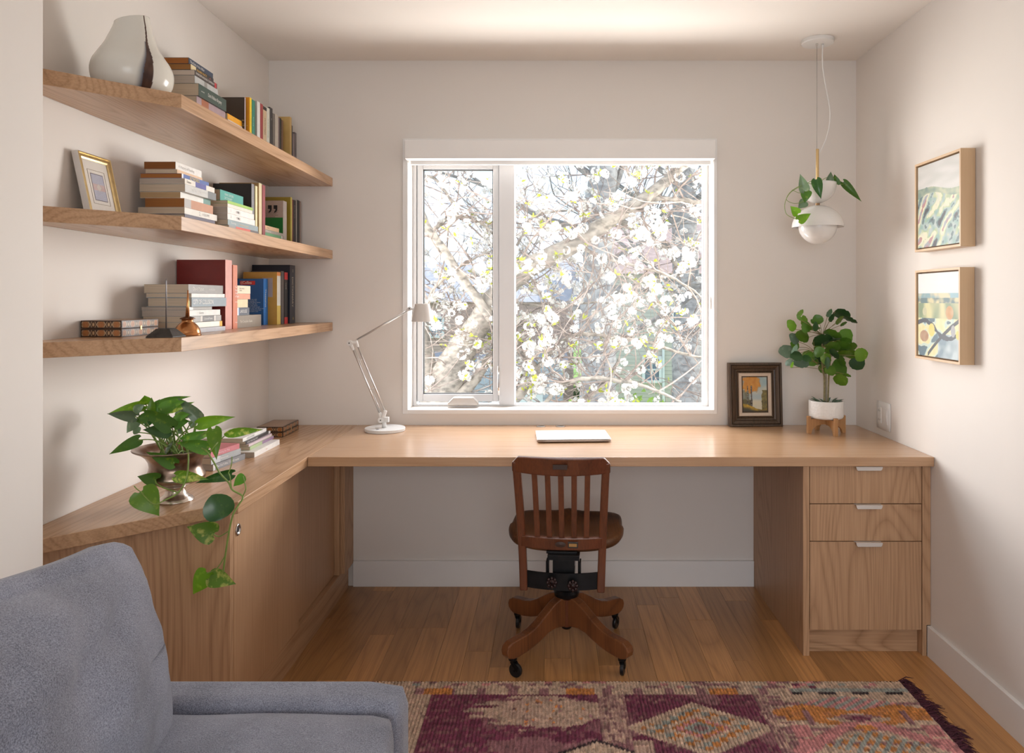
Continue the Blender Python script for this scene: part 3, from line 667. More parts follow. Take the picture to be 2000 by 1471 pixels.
# ------------------------------------------------------------------ inlaid boxes
def inlay(u, v, n):
    """hexagon and diamond marquetry strip"""
    dark, tan, red, pale = (.045, .022, .014), (.30, .17, .08), (.36, .14, .045), (.50, .36, .22)
    if v < .1 or v > .9 or u < .02 or u > .98: return dark
    a = (u*n) % 1; b = abs(v-.5)*2
    if a < .62:
        x_ = abs(a-.31)/.31; e = x_+b*.42
        if e > 1.0: return dark
        if e > .86: return pale
        if e > .68: return tan
        return red
    x_ = abs(a-.81)/.19; e = max(x_*.85+b*.5, x_, b*.9)
    if e > .95: return dark
    if e > .78: return pale
    return dark if e > .5 else (tan if e > .25 else pale)
def topinlay(u, v):
    if u < .04 or u > .96 or v < .03 or v > .97: return (.06, .03, .018)
    s = nse(u*40, v*60)*.3; q = (math.sin(u*60)*math.sin(v*90))*.25
    return mixc((.26, .14, .075), (.42, .27, .16), .5+s+q)
def inlaid_box(label, x0, x1, y0, y1, z, h):
    r = thing('inlaid_box', label, 'box', ((x0+x1)/2, (y0+y1)/2, z), group='marquetry boxes')
    wd = wood('box_wood', (.13, .06, .03), (.06, .028, .014), 'y', .35, fig=.5)
    hb = h*.5
    for nm, za, zb in (('base', 0, hb-.0006), ('lid', hb+.0006, h)):
        b = build(nm, MB().box((x0+.0006, y0+.0006, z+za), (x1-.0006, y1-.0006, z+zb)), wd, r, bevel=.0006)
        mt = vcol('inlay', .3, mottle=.15)
        m = paint(x1-x0-.002, zb-za-.002, 110, 24, lambda u, v: inlay(u, v, 2.62)); c = m.c; m.xf(Matrix.Translation((x0+.001, y0+.0002, z+za+.001))); build('inlay_panel', m, mt, b)
        m = paint(y1-y0-.002, zb-za-.002, 160, 24, lambda u, v: inlay(u, v, 4.62)); m.xf(basis((x1-.0002, y0+.001, z+za+.001), (0, 1, 0), (0, 0, 1)) @ Matrix(((1,0,0,0),(0,0,1,0),(0,-1,0,0),(0,0,0,1)))); build('inlay_panel', m, mt, b)
    m = paint(x1-x0-.004, y1-y0-.004, 40, 60, topinlay); m.xf(basis((x0+.002, y0+.002, z+h+.0003), (1, 0, 0), (0, 1, 0)) @ Matrix(((1,0,0,0),(0,0,1,0),(0,-1,0,0),(0,0,0,1)))); build('top_panel', m, vcol('inlay', .3, mottle=.15), b)
    cl = MB().box((x1-.0002, (y0+y1)/2-.004, z+hb-.006), (x1+.0015, (y0+y1)/2+.004, z+hb+.006)); build('clasp', cl, M['brass'], r, bevel=.0005)
inlaid_box('marquetry box on the left end of the lowest shelf', -1.304, -1.190, 2.053, 2.245, S3+.0002, .046)
inlaid_box('marquetry box on the counter in the corner behind the books', -1.240, -1.128, 3.115, 3.307, DT+.0002, .0435)

# ------------------------------------------------------------------ bill spike, copper oil can
c = V((-1.068, 2.055, S3)); r = thing('bill_spike', 'dark iron paper spike on a pyramid foot, lowest shelf', 'paper spike', c)
b = MB(); a, t, h = .037, .0185, .024
b.add([c+V(p) for p in [(-a,-a,0),(a,-a,0),(a,a,0),(-a,a,0),(-a,-a,.003),(a,-a,.003),(a,a,.003),(-a,a,.003),(-t,-t,h),(t,-t,h),(t,t,h),(-t,t,h)]],
      [(3,2,1,0),(0,1,5,4),(1,2,6,5),(2,3,7,6),(3,0,4,7),(4,5,9,8),(5,6,10,9),(6,7,11,10),(7,4,8,11),(8,9,10,11)])
build('foot', b, plain('cast_iron', (.05, .043, .038), .55, .3, var=.4, nscale=60, bmp=.4), r, bevel=.001)
build('spike', MB().tube([c+V((0, 0, h)), c+V((0, 0, .155)), c+V((0, 0, .164))], [.0019, .0017, .0003], 8), plain('steel_rod', (.22, .21, .22), .4, .8), r, smooth=True)
c = V((-1.063, 2.165, S3)); r = thing('oil_can', 'small copper oil can with a long thin spout, lowest shelf', 'oil can', c)
cop = plain('aged_copper', (.50, .22, .085), .24, .95, var=.35, nscale=28)
build('bowl', MB().lathe([(.0001, 0), (.0365, 0), (.0375, .0015), (.0375, .003), (.036, .0035), (.0355, .010), (.033, .019), (.028, .028), (.021, .035), (.0155, .039), (.0155, .0465), (.0175, .0475)], c, 40), cop, r, smooth=True)
build('cap', MB().lathe([(.019, .0468), (.0205, .048), (.0205, .050), (.0155, .0525), (.008, .0545), (.0055, .055)], c, 36), plain('dark_copper', (.16, .075, .04), .35, .9, var=.3), r, smooth=True)
build('spout', MB().tube([c+V((0, 0, .053)), c+V((.0012, 0, .09)), c+V((.0015, 0, .132))], [.0058, .0038, .0016], 14), plain('bright_copper', (.62, .30, .12), .25, .95, var=.15), r, smooth=True)

# ------------------------------------------------------------------ glass vase on the top shelf
c = V((-1.160, 2.055, S1)); n = 288; prof = [(0, .066), (.004, .076), (.02, .091), (.04, .100), (.0675, .1025), (.09, .096), (.11, .084), (.138, .067), (.16, .058), (.181, .0505), (.20, .045), (.222, .041)]
def pr(h):
    for i in range(len(prof)-1):
        if prof[i][0] <= h <= prof[i+1][0]:
            t = (h-prof[i][0])/(prof[i+1][0]-prof[i][0]); q0 = prof[max(i-1, 0)]; q3 = prof[min(i+2, len(prof)-1)]; dh = prof[i+1][0]-prof[i][0]
            m0 = (prof[i+1][1]-q0[1])/(prof[i+1][0]-q0[0])*dh; m1 = (q3[1]-prof[i][1])/(q3[0]-prof[i][0])*dh
            return (2*t**3-3*t*t+1)*prof[i][1]+(t**3-2*t*t+t)*m0+(-2*t**3+3*t*t)*prof[i+1][1]+(t**3-t*t)*m1
    return prof[-1][1]
m = MB(); m.c = []; vs = []; fs = []; K = 70
def vring(inner, k):
    for i in range(n):
        a = 2*PI*i/n
        top = .211+.012*math.cos(a-.5)
        h = .0+top*k; rr = pr(h)-(.004 if inner else 0)
        off = -.004*sm(.03, .13, h)*sm(.2, .13, h)
        vs.append(c+V((rr*math.cos(a)+off, rr*math.sin(a), max(h, .004 if inner else 0))))
        sa = a % (2*PI)
        # swirl of dark glass: from the camera side at the lip, widening towards the foot
        ctr = 5.60+.30*sm(.04, .20, h); wid = .045+.10*sm(.16, .0, h)
        dd = sa-ctr
        col = (.72, .69, .62)
        if abs(dd) < wid: col = mixc((.05, .025, .02), (.10, .055, .04), nse(h*40, dd*8)+.5)
        elif -wid*2.6 < dd < 0: col = mixc((.10, .11, .14), (.72, .69, .62), sm(-wid, -wid*2.6, dd)**.7 if h < .14 else 1)
        m.c.append(col)
for k in range(K+1): vring(False, k/K)
for k in range(12): vring(True, 1-k/14)
R_ = K+1+12
for j in range(R_-1):
    for i in range(n): fs.append((j*n+i, j*n+(i+1) % n, (j+1)*n+(i+1) % n, (j+1)*n+i))
fs.append(tuple(range(n))[::-1]); m.add(vs, fs)
o = build('glass_vase', m, vcol('milky_glass', .16, mottle=.02, nscale=10), smooth=True)
MC['milky_glass'].node_tree.nodes['Principled BSDF'].inputs['Specular IOR Level'].default_value = .3
tag(o, 'milky glass vase with a dark vertical streak on the top shelf', 'vase')

# ------------------------------------------------------------------ picture frames
def frame_bars(W, H, b, d, prof=None):
    """mitred frame in x-z, front at y=0, back at y=d; prof: list of (inset 0..1, y)"""
    prof = prof or [(0, d), (0, 0), (1, 0), (1, d)]
    m = MB(); out = []
    for (t, y) in prof:
        k = t*b; out.append([(-W/2+k, y, k), (W/2-k, y, k), (W/2-k, y, H-k), (-W/2+k, y, H-k)])
    vs = [p for rg in out for p in rg]; n = len(out); fs = []
    for j in range(n):
        j2 = (j+1) % n
        for i in range(4):
            i2 = (i+1) % 4; fs.append((j*4+i, j2*4+i, j2*4+i2, j*4+i2)[::-1])
    return m.add(vs, fs)
def hang(o, mat4):
    return mat4
# gilt frame leaning on the wall, middle shelf; local: front faces -y
T1 = Matrix.Translation((-1.2475, 2.088, S2+.001)) @ Matrix.Rotation(PI/2, 4, 'Z') @ Matrix.Rotation(math.radians(-12.0), 4, 'X')
r = thing('picture_frame', 'small white and gilt frame leaning on the wall, middle shelf', 'picture', (-1.2475, 2.088, S2+.001)); r.rotation_euler = T1.to_euler()
Wf, Hf = .150, .181
build('frame', frame_bars(Wf, Hf, .017, .018, [(0, .018), (0, .001), (.12, 0), (.22, .0), (.28, .003), (.55, .0005), (.72, .004), (1, .006), (1, .018)]), plain('gilt', (.66, .50, .25), .28, .75, var=.12, nscale=40), r, local=True)
build('outer_edge', frame_bars(Wf+.0012, Hf+.0006, .0024, .018, [(0, .0185), (0, .0012), (1, .0008), (1, .0185)]), plain('white_gesso', (.74, .72, .70), .5), r, local=True)
build('mat_board', MB().box((-Wf/2+.015, .008, .015), (Wf/2-.015, .012, Hf-.015)), plain('mat_board', (.74, .69, .63), .8, var=.02), r, local=True)
def prt(u, v):
    if u < .03 or u > .97 or v < .025 or v > .975: return (.12, .10, .12)
    d = abs(u-.5)/.22+abs(v-.5)/.16
    g = nse(u*45, v*60)*.5+nse(u*18, v*30, 3)*.3
    if d < 1: return mixc((.62, .55, .48), (.35, .30, .30), .25 if d < .9 else .9)
    if .38 < v < .62: return mixc((.62, .40, .32), (.36, .33, .42), .35+g)
    return mixc((.50, .50, .58), (.27, .27, .36), .4+g)
m = paint(.058, .078, 70, 90, prt).xf(Matrix.Translation((-.029, .0075, .050))); build('print', m, vcol('print', .6), r, local=True)
build('thin_border', frame_bars(.078, .098, .0012, .001).xf(Matrix.Translation((0, .0072, .040))), plain('border_ink', (.42, .35, .28), .7), r, local=True)
build('cover_glass', MB().box((-Wf/2+.014, .0045, .014), (Wf/2-.014, .0055, Hf-.014)), M['glass'], r, local=True)

# framed autumn painting leaning on the back wall, on the desk
r = thing('framed_painting', 'small autumn landscape in a dark ribbed wooden frame on the desk', 'painting', (.930, 3.374, DT+.0008)); r.rotation_euler = (math.radians(-3.6), 0, math.radians(2.5))
Wf, Hf = .245, .290
fw = wood('old_frame_wood', (.105, .066, .040), (.030, .018, .012), 'z', .4, fig=.8, rings=20, wide=30)
build('frame', frame_bars(Wf, Hf, .047, .03, [(0, .03), (0, .002), (.08, 0), (.2, .0), (.24, .005), (.30, .001), (.42, .004), (.60, .010), (.66, .006), (.78, .008), (.84, .013), (.92, .009), (1, .012), (1, .03)]), fw, r, local=True)
build('liner', frame_bars(Wf-.094, Hf-.094, .0155, .006, [(0, .012), (.1, .009), (.9, .013), (1, .0145), (1, .016), (0, .016)]).xf(Matrix.Translation((0, .0, .047))), plain('linen_liner', (.62, .50, .40), .8, var=.04, nscale=200), r, local=True)
pw_, ph_ = Wf-.094-.031, Hf-.094-.031
build('fillet', frame_bars(pw_+.001, ph_+.001, .0045, .006, [(0, .0135), (.5, .0115), (1, .014), (1, .017), (0, .017)]).xf(Matrix.Translation((0, .0, .0625))), fw, r, local=True)
def autumn(u, v):
    sky = mixc((.60, .56, .42), (.30, .42, .44), sm(.35, .95, v)+nse(u*5, v*6)*.35)
    c_ = mixc(sky, (.34, .45, .50), sm(.62, .45, v)*sm(.3, .4, v)*.8)
    n1 = nse(u*9, v*9, 1)*.5+nse(u*22, v*22, 2)*.35
    if v < .36+nse(u*6, 4)*.06 and u < .35: c_ = mixc((.04, .035, .025), (.14, .12, .04), n1+.4)
    if u < .3 and .2 < v < .62: c_ = mixc(c_, (.12, .11, .04), .75+n1*.4)
    if u > .76+nse(v*8, 7)*.08 and v < .62: c_ = mixc((.06, .05, .02), (.30, .24, .05), .4+n1)
    crown = ((u-.36)/.34)**2+((v-.80)/.24)**2+nse(u*10, v*10, 5)*.7
    if crown < 1: c_ = mixc((.50, .19, .02), (.62, .30, .05), .5+n1)
    elif crown < 1.35: c_ = mixc(c_, (.40, .22, .05), .55)
    for tx, tw in ((.22, .016), (.37, .030)):
        if abs(u-tx-nse(v*3, tx*9)*.012) < tw and .15 < v < .74: c_ = (.035, .028, .022) if nse(u*60, v*40) > -.2 else (.35, .33, .3)
    gnd = .17+.13*math.cos(u*4.2)*.6+nse(u*6, 9)*.03
    if v < gnd: c_ = mixc((.05, .045, .02), (.55, .34, .02), sm(gnd-.14, gnd-.02, v)*(.65+n1)*(1 if u < .62 else .5))
    if v < .06: c_ = mixc((.03, .025, .02), c_, .3)
    return c_
m = paint(pw_, ph_, 90, 130, autumn).xf(Matrix.Translation((-pw_/2, .0155, .0625))); build('canvas', m, vcol('oil_paint', .35, bmp=.15, nscale=250), r, local=True)

# two canvases on the right wall (front faces -x)
def hills(u, v):
    n1 = nse(u*4, v*5, 1); n2 = nse(u*11, v*14, 2)
    if v > .68+.05*math.sin(u*4+1)+n1*.015: return mixc((.52, .52, .49), (.62, .60, .58), .5+nse(u*3, v*12, 8))
    if v > .60+.05*math.sin(u*5)-.0: return mixc((.18, .26, .22), (.45, .48, .33), .5+n2+n1)
    a = nse((u*.75+v*.66)*3.0, (v*.75-u*.66)*9.5, 3)*1.15+nse(u*9, v*11, 4)*.30+nse(u*24, v*28, 6)*.12
    if a < -.42: return (.035, .035, .045)
    if a < -.24: return (.10, .16, .165)
    if a < -.02: return mixc((.22, .36, .33), (.42, .48, .46), .5+n2)
    if a < .14: return mixc((.30, .40, .24), (.55, .58, .36), .5+n2)
    if a < .50: return mixc((.70, .65, .44), (.58, .58, .48), .4+n2)
    return mixc((.40, .20, .20), (.30, .32, .36), .5+n2*2)
def fields(u, v):
    n1 = nse(u*4, v*5, 11); n2 = nse(u*11, v*14, 12)
    if v > .76: return mixc((.66, .70, .70), (.72, .71, .68), .5+nse(u*4, v*14, 8))
    if v > .70: return mixc((.20, .33, .36), (.62, .55, .36), sm(.25, .7, u)+n2) if u < .8 else (.25, .42, .48)
    if v > .64: return mixc((.10, .17, .18), (.58, .52, .30), .45+n2*1.6+n1)
    for (cu, cv, ru, rv, col) in ((.78, .53, .09, .08, (.50, .24, .07)), (.17, .54, .055, .05, (.48, .46, .28)), (.35, .32, .075, .08, (.66, .56, .12)), (.16, .24, .11, .07, (.38, .20, .11)), (.97, .28, .05, .05, (.66, .56, .12)), (.86, .32, .05, .07, (.32, .32, .36))):
        if ((u-cu)/ru)**2+((v-cv)/rv)**2 < 1: return mixc(col, (.6, .55, .4), .12+n2*.3)
    if v > .46: return mixc((.20, .27, .16), (.60, .56, .30), .5+nse(u*6, v*3, 14)*1.6)
    d = abs(v-(.40-.16*u+.06*math.sin(u*7)))
    if d < .028+n2*.02: return (.05, .06, .08)
    d = abs(v-(.02+.75*(u-.25)-.25*(u-.25)**2)) if u > .25 else 9
    if d < .025: return (.05, .055, .07)
    a = nse(u*5-v*3, v*6+u*2, 15)+n2*.3
    if v < .28 and u > .5: return mixc((.20, .28, .34), (.50, .58, .60), .5+a*1.3)
    if a < -.25: return (.10, .16, .20)
    if a < .0: return mixc((.46, .58, .54), (.58, .62, .5), .5+n2)
    return mixc((.72, .68, .44), (.66, .60, .30), .5+n2)
for (lbl, y0, y1, z0, z1, fn, nm) in (('upper of two small framed canvases on the right wall, grey-green hills', 2.46, 2.772, 1.498, 1.824, hills, 0), ('lower of two small framed canvases on the right wall, yellow fields', 2.465, 2.770, 1.104, 1.4295, fields, 1)):
    W2, H2 = y1-y0, z1-z0
    r = thing('canvas_painting', lbl, 'painting', (XR-.0505, (y0+y1)/2, z0), -PI/2, 'framed landscape canvases')
    # local +x runs along world -y; front faces local -y = world -x
    build('frame', frame_bars(W2, H2, .0085, .049), M['maple'], r, local=True, bevel=.0006)
    build('backing', MB().box((-W2/2+.009, .016, .009), (W2/2-.009, .047, H2-.009)), plain('frame_shadow_gap', (.20, .11, .05), .7), r, local=True)
    cv = build('canvas', MB().box((-W2/2+.0135, .006, .0135), (W2/2-.0135, .0158, H2-.0135)), plain('canvas_edge', (.55, .50, .42), .8), r, local=True)
    # seen from the room the canvas reads left (far) to right (near): local x
    m = paint(W2-.027, H2-.027, 150, 160, fn).xf(Matrix.Translation((-W2/2+.0135, .0056, .0135))); build('painted_face', m, vcol('oil_paint', .35, bmp=.15, nscale=250), cv, local=True)

# ------------------------------------------------------------------ wall plate on the right wall
yc, z0, z1 = 3.138, .771, .889
r = thing('switch_plate', 'white two-gang outlet and switch plate on the right wall above the desk', 'switch', (XR, yc, z0))
pl = build('plate', MB().rbox((XR-.0032, yc, (z0+z1)/2), (.0062, .125, z1-z0), .003, 6), M['white'], r, smooth=True)
for dy, nm in ((.030, 'outlet'), (-.028, 'rocker_switch')):
    q = build(nm, MB().box((XR-.0085, yc+dy-.0165, z0+.026), (XR-.005, yc+dy+.0165, z1-.026)), M['white'], r, bevel=.001)
    if nm == 'outlet':
        s = MB()
        for zz in (.040, .078):
            for k in (-.006, .006): s.box((XR-.0089, yc+dy+k-.001, z0+zz-.004), (XR-.0086, yc+dy+k+.001, z0+zz+.004))
        build('slots', s, M['dark'], q)
    else:
        build('rocker', MB().prism([(z0+.030, XR-.0088), (z0+.059, XR-.0112), (z0+.088, XR-.0088)], yc+dy-.013, yc+dy+.013, 'y').xf(Matrix.Identity(4)) if False else MB().add([(XR-.0086, yc+dy-.013, z0+.030), (XR-.0086, yc+dy+.013, z0+.030), (XR-.0112, yc+dy-.013, z0+.062), (XR-.0112, yc+dy+.013, z0+.062), (XR-.0086, yc+dy-.013, z0+.088), (XR-.0086, yc+dy+.013, z0+.088)], [(0,2,3,1),(2,4,5,3),(0,1,5,4),(0,4,2),(1,3,5)]), M['white'], q)

# ------------------------------------------------------------------ desk lamp
d = 3.275; r = thing('desk_lamp', 'white jointed desk lamp at the left of the window', 'lamp', (X(752, d), d, DT))
bc = V((X(752, d), d, DT))
build('base', MB().lathe([(.086, 0), (.088, .002), (.088, .013), (.0865, .0148), (.001, .015)], bc, 56), M['white'], r, smooth=False, bevel=.0008)
build('base_button', MB().lathe([(.007, .0151), (.0065, .0165), (.001, .0168)], bc+V((-.020, -.052, 0)), 16), plain('lamp_button', (.25, .25, .26), .4), r, smooth=True)
pv = P(744.5, 820, d)
build('stem', MB().cyl((bc.x-.004, d, DT+.015), (bc.x-.004, d, pv.z-.006), .0095, 20), M['white'], r, smooth=True)
jb = MB().cyl((pv.x, d-.014, pv.z), (pv.x, d+.014, pv.z), .0125, 24); jb.box((pv.x, d-.011, pv.z-.010), (pv.x+.034, d+.011, pv.z+.012))
jb.tube([pv, P(741, 806, d)], [.0095, .0075], 12); jb.tube([(pv.x+.006, d, pv.z+.006), P(752, 802, d)+V((.001, 0, 0))], [.010, .009], 12)
build('base_joint', jb, M['white'], r, bevel=.001)
el = P(683.5, 670, d)
a0 = P(741, 806, d); a1 = P(689, 682, d); b0 = P(752, 803, d); b1 = P(698, 675, d)
build('lower_arm', MB().tube([a0, a1], .0032, 12), M['alu'], r, smooth=True); build('lower_arm', MB().tube([b0, b1], .0032, 12), M['alu'], r, smooth=True)
for t in (.36, .80): build('arm_link', MB().tube([a0.lerp(a1, t), b0.lerp(b1, t)], .0022, 8), M['white'], r, smooth=True)
build('tension_rod', MB().tube([a0.lerp(a1, 0)+V((.006, .004, 0)), a0.lerp(a1, .3)+V((.006, .004, 0))], .0014, 8), M['alu'], r, smooth=True)
build('tension_rod', MB().tube([a0.lerp(a1, 1)+V((.007, .004, 0)), a0.lerp(a1, .68)+V((.007, .004, 0))], .0014, 8), M['alu'], r, smooth=True)
ej = MB().cyl((el.x, d-.013, el.z), (el.x, d+.013, el.z), .012, 24); ej.tube([el, P(698, 668, d)], [.009, .008], 12); ej.tube([el+V((.004, 0, -.006)), P(690, 684, d)], [.008, .0055], 12); ej.tube([P(696, 668, d), P(699, 678, d)], [.007, .0055], 12)
build('elbow_joint', ej, M['white'], r, bevel=.0006)
hj = P(800.5, 603, d)
build('upper_arm', MB().tube([P(697.5, 663.5, d), P(795, 607.5, d)], .0042, 12), M['alu'], r, smooth=True)
hb = MB().cyl((hj.x, d-.011, hj.z), (hj.x, d+.011, hj.z), .0092, 24); hb.tube([P(794, 608, d), hj], [.006, .008], 12); hb.tube([hj, P(811, 604, d)], [.006, .006], 12)
build('head_joint', hb, M['white'], r, bevel=.0006)
for p_ in (pv, el, hj): build('screw', MB().cyl((p_.x, d-.0152, p_.z), (p_.x, d-.0125, p_.z), .0028, 10), M['dark'], r)
sc_ = P(825, 628, d)
build('shade', MB().lathe([(.0475, 0), (.0325, .0765), (.0310, .0785), (.001, .0785), (.001, .0765), (.0300, .0765), (.0462, 0)], sc_, 48, cap=False), plain('lamp_shade_white', (.74, .70, .66), .35, var=.01), r, smooth=False)
build('bulb', MB().lathe([(.001, .006), (.012, .009), (.018, .02), (.015, .035), (.011, .05), (.011, .07)], sc_, 20), M['glass_white'], r, smooth=True)
build('wire', MB().tube(bez([P(806, 608, d), P(803, 628, d), P(799, 650, d), P(799, 668, d), P(802, 671, d), P(804.5, 660, d), P(806.5, 630, d)], 6), .0006, 6), plain('wire_grey', (.35, .28, .26), .5), r, smooth=True)

# ------------------------------------------------------------------ laptop
r = thing('laptop', 'closed silver laptop lying on the desk under the window', 'laptop', (.085, 3.10, DT+.001), math.radians(3))
lapm = plain('laptop_silver', (.80, .80, .81), .35, .35, var=.01)
lidb = build('base', MB().rbox((0, 0, .0062), (.300, .205, .0085), .004, 10), plain('laptop_base', (.55, .47, .42), .4, .5), r, local=True, smooth=True)
lid = build('lid', MB().rbox((0, 0, .0126), (.301, .206, .0042), .002, 10), lapm, r, local=True, smooth=True)
build('emblem', MB().lathe([(.0085, 0), (.001, .0001)], (0, .005, .01475), 20, sx=1.3, sy=.55), plain('emblem_grey', (.62, .62, .63), .25, .6), lid, local=True)
build('feet', MB().box((-.13, -.085, 0), (.13, -.08, .002)).box((-.13, .08, 0), (.13, .085, .002)), M['dark'], r, local=True)

# ------------------------------------------------------------------ pendant lamp with trailing pothos
PDp = 3.157; px_ = X(1597, PDp)
r = thing('pendant_lamp', 'white glass pendant with a planter bowl, hanging in the right corner', 'lamp', (px_, PDp, ZC))
build('canopy', MB().lathe([(.066, 0), (.066, -.014), (.064, -.017), (.001, -.017)][::-1], (px_, PDp, ZC), 48), M['white'], r, bevel=.001)
build('cable_stop', MB().lathe([(.001, -.026), (.0035, -.025), (.005, -.017)], (px_-.003, PDp, ZC), 12), M['chrome'], r, smooth=True)
zr0 = Z(360, PDp); zr1 = Z(291, PDp)
build('suspension_wire', MB().cyl((px_-.003, PDp, ZC-.02), (px_-.003, PDp, zr1), .0009, 6), plain('steel_wire', (.40, .37, .34), .4, .7), r, smooth=True)
build('cord', MB().tube(bez([(X(1607, PDp), PDp, ZC-.017), (X(1606.5, PDp), PDp, Z(125, PDp)), (X(1613, PDp), PDp, Z(170, PDp)), (X(1621, PDp), PDp, Z(215, PDp)), (X(1619, PDp), PDp, Z(250, PDp)), (X(1610, PDp), PDp, Z(280, PDp)), (X(1598.5, PDp), PDp, Z(302, PDp))], 8), .0026, 10), M['white'], r, smooth=True)
build('cord_grip', MB().cyl((X(1607, PDp), PDp, ZC-.017), (X(1607, PDp), PDp, ZC-.03), .0045, 12), M['white'], r, smooth=True)
build('stem', MB().cyl((px_-.001, PDp, zr0-.05), (px_-.001, PDp, zr1), .0062, 20), M['brass'], r, bevel=.001)
zb = 1.731; rim = 1.8165; rb_ = .077
pf = [(.004, zb)]+[(rb_*math.sin(a), zb+(rim-zb)*(1-math.cos(a))) for a in [i*PI/2/14 for i in range(1, 15)]]
pf += [(rb_-.003, rim)]+[((rb_-.003)*math.sin(a), zb+.003+(rim-zb-.003)*(1-math.cos(a))) for a in [PI/2-i*PI/2/14 for i in range(1, 15)]]
build('planter_bowl', MB().lathe(pf, (px_, PDp, 0), 48, cap=False), M['glass_white'], r, smooth=True)
build('spacer', MB().cyl((px_, PDp, 1.7225), (px_, PDp, 1.733), .0085, 20), plain('brass_dark', (.30, .18, .09), .4, .8), r)
zd, rd, zt2 = 1.629, .106, 1.7225
pf = [(rd*math.sin(a), zd+(zt2-zd)*math.cos(a)) for a in [PI/2-i*PI/2/16 for i in range(16)]]+[(.004, zt2)]
pf = pf+[(.004, zt2-.003)]+[((rd-.003)*math.sin(a), zd+(zt2-.003-zd)*math.cos(a)) for a in [i*PI/2/16 for i in range(1, 17)]]
build('shade', MB().lathe(pf+[pf[0]], (px_, PDp, 0), 64, cap=False), M['glass_white'], r, smooth=True)
zg = 1.636; rg = .0785
build('globe', MB().lathe([(max(rg*math.sin(a), .0005), zg-rg*math.cos(a)) for a in [i*PI*.86/22 for i in range(23)]], (px_, PDp, 0), 48), M['glass_white'], r, smooth=True)

# ------------------------------------------------------------------ leaves
HEART = [(-.13, .22), (-.09, .36), (-.01, .47), (.12, .50), (.28, .47), (.45, .39), (.62, .28), (.78, .16), (.91, .06), (1.0, .004)]
LANCE = [(-.02, .10), (.03, .26), (.10, .40), (.22, .49), (.36, .49), (.52, .42), (.68, .30), (.82, .16), (.93, .06), (1.0, .004)]
ROUND = [(-.05, .14), (.0, .30), (.08, .42), (.2, .49), (.38, .52), (.56, .49), (.72, .41), (.86, .28), (.95, .15), (1.0, .03)]
def leaf_mb(A, T, w, nrm, prof=HEART, fold=.18, droop=.12, wav=0.0, twist=0):
    A = V(A); T = V(T); Lv = T-A; L = Lv.length; e = Lv/L; n_ = V(nrm); n_ = (n_-e*n_.dot(e)).normalized(); s_ = e.cross(n_)
    if twist:
        q = Matrix.Rotation(twist, 3, e); n_ = q @ n_; s_ = q @ s_
    vs = []; fs = []; cols = [-1, -.72, -.38, 0, .38, .72, 1]
    for j, (t, h) in enumerate(prof):
        for u in cols:
            tt = t if u != 0 else max(t, 0 if prof is HEART else t)
            if prof is HEART and abs(u) < .5: tt = max(t, t*.3)
            wob = wav*math.sin(j*2.1+u*3)*.5
            off = n_*((fold*abs(u)*h*w)+droop*L*(math.sin(PI*min(max(tt, 0), 1)))-.25*droop*L*0+wob*w*abs(u))
            vs.append(A+e*(L*tt)+s_*(u*h*w)+off)
    k = len(cols)
    for j in range(len(prof)-1):
        for i in range(k-1): fs.append((j*k+i, j*k+i+1, (j+1)*k+i+1, (j+1)*k+i))
    return MB().add(vs, fs)
LM = leafmat('pothos_leaf', (.075, .20, .022), (.20, .34, .03), .1)
LMb = leafmat('pothos_leaf_bright', (.13, .29, .012), (.24, .40, .03), .2)
LMv = leafmat('pothos_leaf_variegated', (.10, .22, .015), (.42, .46, .10), .6)
LMg = leafmat('pothos_leaf_grey_green', (.15, .23, .13), (.26, .33, .19), .2, .25)
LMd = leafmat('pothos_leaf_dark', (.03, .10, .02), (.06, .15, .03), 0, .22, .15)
STEM = plain('plant_stem', (.20, .30, .06), .5, var=.2, nscale=40)
TM = dict(m=LM, b=LMb, v=LMv, g=LMg, d=LMd)
lr = random.Random(11)
def camdir(p): return (V((0, 0, CZ))-V(p)).normalized()
def addleaf(parent, pa, pt, d, wpx, kind, fold=.2, tilt=.45, dt=None, prof=HEART, up=.35, droop=.1):
    """leaf from attachment pixel pa to tip pixel pt, at depths d / dt; wpx = drawn width"""
    A = P(pa[0], pa[1], d); T = P(pt[0], pt[1], d if dt is None else dt)
    cd = camdir(A); n_ = (cd+V((lr.uniform(-tilt, tilt), 0, up+lr.uniform(-tilt, tilt)*.5))).normalized()
    e = (T-A).normalized(); nn = (n_-e*n_.dot(e)).normalized(); k = max(.45, abs(nn.dot(cd)))
    sgn = -1 if lr.random() < .5 else -1
    return build('leaf', leaf_mb(A, T, 1.22*wpx*d/F/k, n_, prof, -fold, droop*.6), TM[kind], parent, smooth=True)

# pendant's plant
r = thing('trailing_pothos', 'pothos vine trailing from the bowl of the pendant lamp', 'plant', (px_, PDp, 1.75))
def q6(u, v, dd=0): return P(1510+u/8.653, 320+v/8.653, PDp+dd)
build('soil', MB().lathe([(.045, 1.785), (.001, 1.789)], (px_, PDp, 0), 24), M['soil'], r)
build('vine', MB().tube(bez([(px_+.02, PDp-.03, 1.788), q6(700, 290, -.06), q6(580, 325, -.09), q6(450, 385, -.10), q6(300, 480, -.10), q6(225, 590, -.10), q6(195, 720, -.10), q6(235, 860, -.10), q6(400, 940, -.10)], 6), .0013, 6), STEM, r, smooth=True)
build('vine', MB().tube(bez([(px_+.02, PDp-.03, 1.788), q6(620, 335, -.08), q6(460, 370, -.09), q6(300, 470, -.09), q6(225, 600, -.09), q6(330, 665, -.09), q6(450, 660, -.09), q6(530, 630, -.09)], 6), .0012, 6), STEM, r, smooth=True)
build('vine', MB().tube(bez([q6(320, 440, -.09), q6(440, 490, -.09), q6(545, 470, -.09)], 6), .001, 6), STEM, r, smooth=True)
